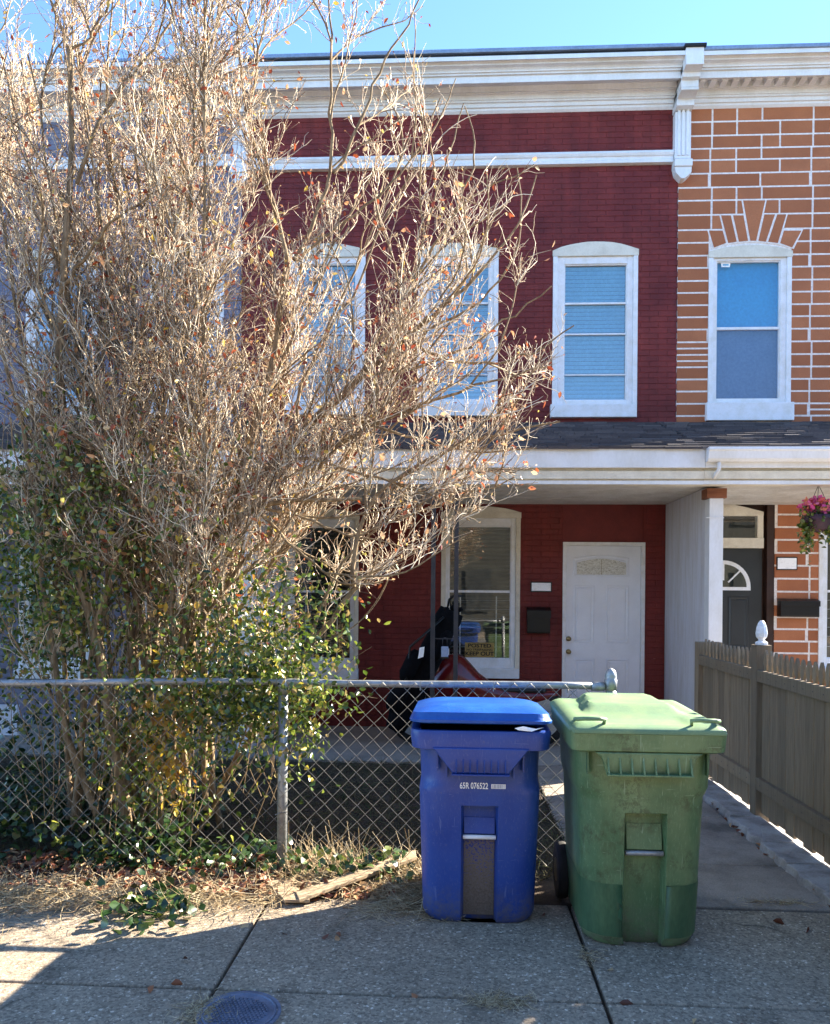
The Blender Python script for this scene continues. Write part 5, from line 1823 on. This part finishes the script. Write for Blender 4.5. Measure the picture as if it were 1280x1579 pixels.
S.stem(px_line([(455, 690), (460, 600), (500, 520), (560, 430), (590, 340), (640, 260)], 5.5, 5.8), .014, .005)
for k in range(24):
    bx, by = random.uniform(90, 340), random.uniform(1240, 1320)
    tx_, ty_ = random.uniform(-60, 420), random.uniform(-60, 480)
    if k >= 16: tx_, ty_ = random.uniform(420, 640), random.uniform(190, 640)
    Ya, Yb = random.uniform(4.75, 5.8), random.uniform(4.7, 6.5)
    mid = (bx + (tx_ - bx) * random.uniform(.2, .4), by + (ty_ - by) * .5)
    m1 = (bx + (tx_ - bx) * .08, by + (ty_ - by) * .25)
    S.stem(px_line([(bx, by), m1, mid, (bx + (tx_ - bx) * .72, by + (ty_ - by) * .78), (tx_, ty_)], Ya, Yb), random.uniform(.014, .024), .006)

for pl, ya, yb in (([(625, 525), (700, 560), (780, 560), (850, 530), (885, 500)], 5.2, 5.2), ([(690, 470), (760, 400), (810, 330), (825, 270)], 5.2, 5.3),
                   ([(640, 430), (700, 330), (735, 250), (720, 165)], 5.4, 5.5), ([(430, 700), (520, 720), (600, 745), (680, 760), (770, 750)], 5.2, 5.0), ([(385, 772), (470, 800), (560, 830), (640, 850)], 5.1, 5.0),
                   ([(500, 638), (590, 660), (680, 690), (760, 700), (830, 690)], 5.2, 5.2), ([(550, 582), (640, 570), (720, 540), (800, 480), (850, 440)], 5.3, 5.2),
                   ([(455, 405), (520, 350), (590, 300), (640, 240), (680, 150)], 5.5, 5.7), ([(385, 772), (450, 840), (520, 900), (590, 900)], 5.0, 4.95)):
    S.stem(px_line(pl, ya, yb), .012, .004)
L0 = np.stack(S.L0)
b1, t1_, i1_ = S.child(L0, None, 560, 10, .6, 1.5, (.3, .8), .35, .2, .98, curve=.3, noise=.11)
b2, t2_, i2_ = S.child(b1, None, 4800, 7, .22, .65, (.35, 1.0), .4, .1, 1.0, curve=.3, noise=.16)


def density(out):
    X, Y = px_of(out[:, -1])
    p = np.ones(len(X)) * .95
    p[(Y < 170) & (X > 340)] = .75
    p[(Y < 120) & (X < 340)] = .75
    p[(X > 600) & (Y < 420)] = .75
    p[(X > 540) & (X < 640) & (Y < 420) & (Y > 150)] = .35
    p[(X > 600) & (Y >= 420)] = .85
    p[(Y > 880) & (X < 420)] = .45
    p[X > 470] *= .8
    return rng.uniform(size=len(X)) < p


b3a, _, _ = S.child(b2, None, 40000, 4, .05, .2, (.45, 1.2), .3, .05, 1.0, curve=.35, noise=.22, keep=density)
b3b, _, _ = S.child(b1, None, 8000, 4, .08, .3, (.4, 1.1), .3, .1, 1.0, curve=.4, noise=.2, keep=density)
v1, f1 = tubes_np(b1, np.full(len(b1), .0075), np.full(len(b1), .0035), 5)
np_obj('branches', v1, f1, bark, sh_root, 'stuff', True)
v2, f2 = tubes_np(b2, np.full(len(b2), .0038), np.full(len(b2), .0018), 3)
b3 = np.concatenate([b3a, b3b])
v3, f3 = tubes_np(b3, np.full(len(b3), .0021), np.full(len(b3), .0011), 3)
np_obj('twigs', np.vstack([v2, v3]), np.vstack([f2, f3 + len(v2)]), twigm, sh_root, 'stuff')
# dry leaves and seed husks on the twigs
sel = rng.choice(len(b3), min(len(b3), 15000), replace=False)
C = b3[sel, -1]
sz = rng.choice([.02, .03, .045], len(sel), p=[.5, .34, .16])
V, Fq = leaves_np(C, sz, sz * .5, up_bias=.5)
sel = rng.choice(len(b2), 1500, replace=False)
C = b2[sel, -1] + rng.normal(size=(1500, 3)) * .02
V2, F2 = leaves_np(C, .05, .028, up_bias=.6)
np_obj('dry_leaves', np.vstack([V, V2]), np.vstack([Fq, F2 + len(V)]), dryleaf, sh_root, 'stuff')

# vine with green leaves climbing the shrub and fence
vr = empty('vine', (at(280, 1200, 4.6).x, 4.65, 0), 'green leafed honeysuckle like vine climbing the lower shrub and chain link fence', 'vine')


def blob(n, cx, cy, sx, sy, Y, sY):
    X = rng.normal(cx, sx, n); Yp = rng.normal(cy, sy, n); D_ = rng.normal(Y, sY, n)
    D_ = np.clip(D_, 4.42 if Y > 4.42 else 4.3, 6.0)
    return np.array([list(at(a, b, c)) for a, b, c in zip(X, Yp, D_)])


CL = np.vstack([blob(1500, 60, 830, 70, 90, 5.2, .35), blob(1700, 130, 880, 100, 110, 5.1, .3), blob(600, 290, 860, 60, 90, 5.2, .3),
                blob(700, 390, 970, 50, 60, 4.9, .2), blob(1300, 410, 1045, 55, 40, 4.65, .12), blob(260, 490, 960, 40, 40, 4.8, .15), blob(1000, 360, 1090, 50, 40, 4.6, .1),
                blob(900, 200, 1100, 60, 80, 5.0, .25), blob(500, 60, 1000, 60, 60, 5.2, .3), blob(300, 460, 1120, 22, 45, 4.56, .06), blob(700, 190, 740, 80, 60, 5.3, .3), blob(400, 250, 1200, 50, 50, 4.7, .15)])
CL = np.vstack([CL, blob(1500, 60, 900, 60, 100, 5.0, .3), blob(500, 320, 1010, 60, 60, 4.9, .2), blob(1200, 110, 780, 90, 60, 5.0, .3)])
CL = CL[(CL[:, 2] > .05)]
V, Fq = leaves_np(CL, rng.uniform(.026, .055, len(CL)), rng.uniform(.017, .034, len(CL)), up_bias=.7)
np_obj('green_leaves', V, Fq, greenleaf, vr, 'stuff')
CL = np.vstack([CL, blob(220, 330, 1070, 75, 30, 4.38, .03), blob(120, 400, 1130, 35, 50, 4.38, .03), blob(200, 215, 1120, 50, 60, 4.37, .03), blob(90, 490, 1075, 30, 15, 4.38, .03)])
V, Fq = leaves_np(CL[-630:], rng.uniform(.026, .05, 630), .028, up_bias=.7)
np_obj('leaves_over_fence', V, Fq, greenleaf, vr, 'stuff')
CY = np.vstack([blob(120, 250, 1120, 22, 45, 4.47, .05), blob(60, 265, 1185, 12, 20, 4.45, .03), blob(60, 300, 960, 80, 120, 4.8, .2)])
V, Fq = leaves_np(CY, rng.uniform(.035, .07, len(CY)), rng.uniform(.02, .035, len(CY)), up_bias=2.2)
np_obj('yellow_leaves', V, Fq, yellowleaf, vr, 'stuff')
# thin vine shoots
shoots = []
for k in range(80):
    x0s, y0s = random.uniform(60, 430), random.uniform(1180, 1320)
    x1s, y1s = x0s + random.gauss(0, 90), random.uniform(820, 1100)
    Y0s = random.uniform(4.55, 5.1)
    pts = px_line([(x0s, y0s), ((x0s + x1s) / 2 + random.gauss(0, 25), (y0s + y1s) / 2), (x1s, y1s), (x1s + random.gauss(20, 30), y1s + random.uniform(-40, 40))], Y0s, Y0s + random.uniform(-.1, .3))
    shoots.append(resample(pts, 12))
for pl in ([(470, 1000), (545, 970), (585, 930), (608, 870), (618, 848)], [(480, 985), (540, 975), (580, 930), (600, 890)], [(400, 1010), (470, 940), (500, 960), (545, 1000)]):
    shoots.append(resample(px_line(pl, 4.9, 4.9), 12))
sa = np.stack(shoots)
sa[:, :, 1] = np.maximum(sa[:, :, 1], 4.5)
v_, f_ = tubes_np(sa, np.full(len(sa), .0035), np.full(len(sa), .0015), 4)
np_obj('shoots', v_, f_, bark, vr, 'stuff')


# ground ivy, straw, leaf litter
def ground_scatter(n, poly_fn, zlo, zhi):
    P = []
    while len(P) < n:
        p = poly_fn()
        P.append((p[0], p[1], random.uniform(zlo, zhi)))
    return np.array(P)


def area(x0, x1, y0, y1):
    return lambda: (random.uniform(x0, x1), random.uniform(y0, y1))


G1 = ground_scatter(1900, area(-4.4, -1.6, 4.42, 5.9), .02, .3)
G1 = np.vstack([G1, ground_scatter(1300, area(-4.4, -1.8, 5.0, 6.2), .05, .75)])
G2 = ground_scatter(420, area(-2.2, -1.0, 4.35, 4.75), .01, .15)
g3 = gp_at(215, 1425)
G3 = np.array([(g3.x + random.gauss(0, .12), g3.y + random.gauss(.14, .15), random.uniform(.01, .08)) for _ in range(190)])
G4 = ground_scatter(160, area(-.95, -.25, 4.3, 4.6), .02, .14)
GI = np.vstack([G1, G2, G3, G4])
D_ = rng.normal(size=(len(GI), 3)); D_[:, 2] *= .35
V, Fq = leaves_np(GI, rng.uniform(.035, .065, len(GI)), rng.uniform(.035, .06, len(GI)), D_, fold=.12)
tag(np_obj('ivy', V, Fq, ivym, None), 'dark glossy ivy and weeds spreading under the shrub by the fence foot', 'ivy', kind='stuff')


def blades(C, lo, hi, tilt, r=.0016, K=4):
    N = len(C)
    d = rng.normal(size=(N, 3)); d[:, 2] = np.abs(d[:, 2]) * (1 - tilt) + .02; d[:, :2] *= tilt
    d /= np.linalg.norm(d, axis=1, keepdims=True)
    L = rng.uniform(lo, hi, (N, 1))
    out = np.empty((N, K, 3)); out[:, 0] = C; cur = d.copy(); p = C.copy()
    b = rng.normal(size=(N, 3)) * .5; b[:, 2] -= .3
    for k in range(1, K):
        cur = cur + b / K; cur /= np.linalg.norm(cur, axis=1, keepdims=True)
        p = p + cur * L / (K - 1); p[:, 2] = np.maximum(p[:, 2], .003); out[:, k] = p
    return tubes_np(out, np.full(N, r), np.full(N, r * .5), 3)


Cs = np.vstack([ground_scatter(6000, lambda: (lambda x: (x, random.gauss(4.26 + .09 * x, .13)))(random.uniform(-4.4, -.9)), .0, .04),
                ground_scatter(2600, area(-1.0, -.1, 4.2, 4.62), .0, .04),
                np.array([(random.gauss(-.22, .16), random.gauss(4.12, .1), .01) for _ in range(900)])])
v_, f_ = blades(Cs, .05, .2, .85)
Ct = np.vstack([np.array([(random.gauss(gp_at(px_, py_).x, sx_), random.gauss(gp_at(px_, py_).y, sy_), .004) for _ in range(n_)])
                for px_, py_, sx_, sy_, n_ in ((770, 1545, .07, .03, 330), (312, 1560, .045, .06, 420), (908, 1475, .03, .05, 90), (640, 1385, .12, .05, 300), (1200, 1392, .1, .02, 140), (1190, 1290, .03, .1, 100))])
v2_, f2_ = blades(Ct, .015, .06, .97, .0012)
v_, f_ = np.vstack([v_, v2_]), np.vstack([f_, f2_ + len(v_)])
tag(np_obj('dry_straw', v_, f_, straw, None), 'pale dry straw and grass clippings lying along the fence foot and sidewalk edge', 'straw', kind='stuff')
Cg = np.vstack([ground_scatter(330, area(-1.0, -.1, 4.42, 4.65), 0, .02), np.array([(random.gauss(at(520, 1300, 4.6).x, .06), random.gauss(4.62, .04), .01) for _ in range(160)])])
v_, f_ = blades(Cg, .05, .3, .55)
tag(np_obj('tall_dry_grass', v_, f_, straw, None), 'tufts of tall dry grass standing behind the wire mesh near the post', 'grass', kind='stuff')
CLt = np.vstack([ground_scatter(2600, area(-4.2, -.3, 4.12, 4.7), .0, .04), ground_scatter(500, area(-1.9, -1.0, 4.1, 4.45), .0, .05), ground_scatter(120, area(-4, 2.0, 3.0, 4.3), .003, .006)[:45],
                 np.array([(random.gauss(2.02, .04), random.uniform(4.2, 7.2), .01) for _ in range(50)])])
D_ = rng.normal(size=(len(CLt), 3)); D_[:, 2] *= .25
V, Fq = leaves_np(CLt, rng.uniform(.03, .065, len(CLt)), rng.uniform(.02, .04, len(CLt)), D_, fold=.3)
tag(np_obj('leaf_litter', V, Fq, litterm, None), 'fallen brown leaves gathered against the fence foot and kerb', 'fallen leaves', kind='stuff')
Cy = ground_scatter(17000, lambda: (random.uniform(-4.6, .75), 4.55 + 3.0 * random.random() ** 1.2), -.03, .0)
v_, f_ = blades(Cy, .04, .13, .6, .0022, 3)
tag(np_obj('yard_grass', v_, f_, yardgrass, None), 'dull dormant grass of the small front yard behind the chain link fence', 'grass', kind='stuff')
MB().box(-4.7, .72, 4.19, 7.55, -.058, -.02).build('yard_soil', soil)['kind'] = 'structure'
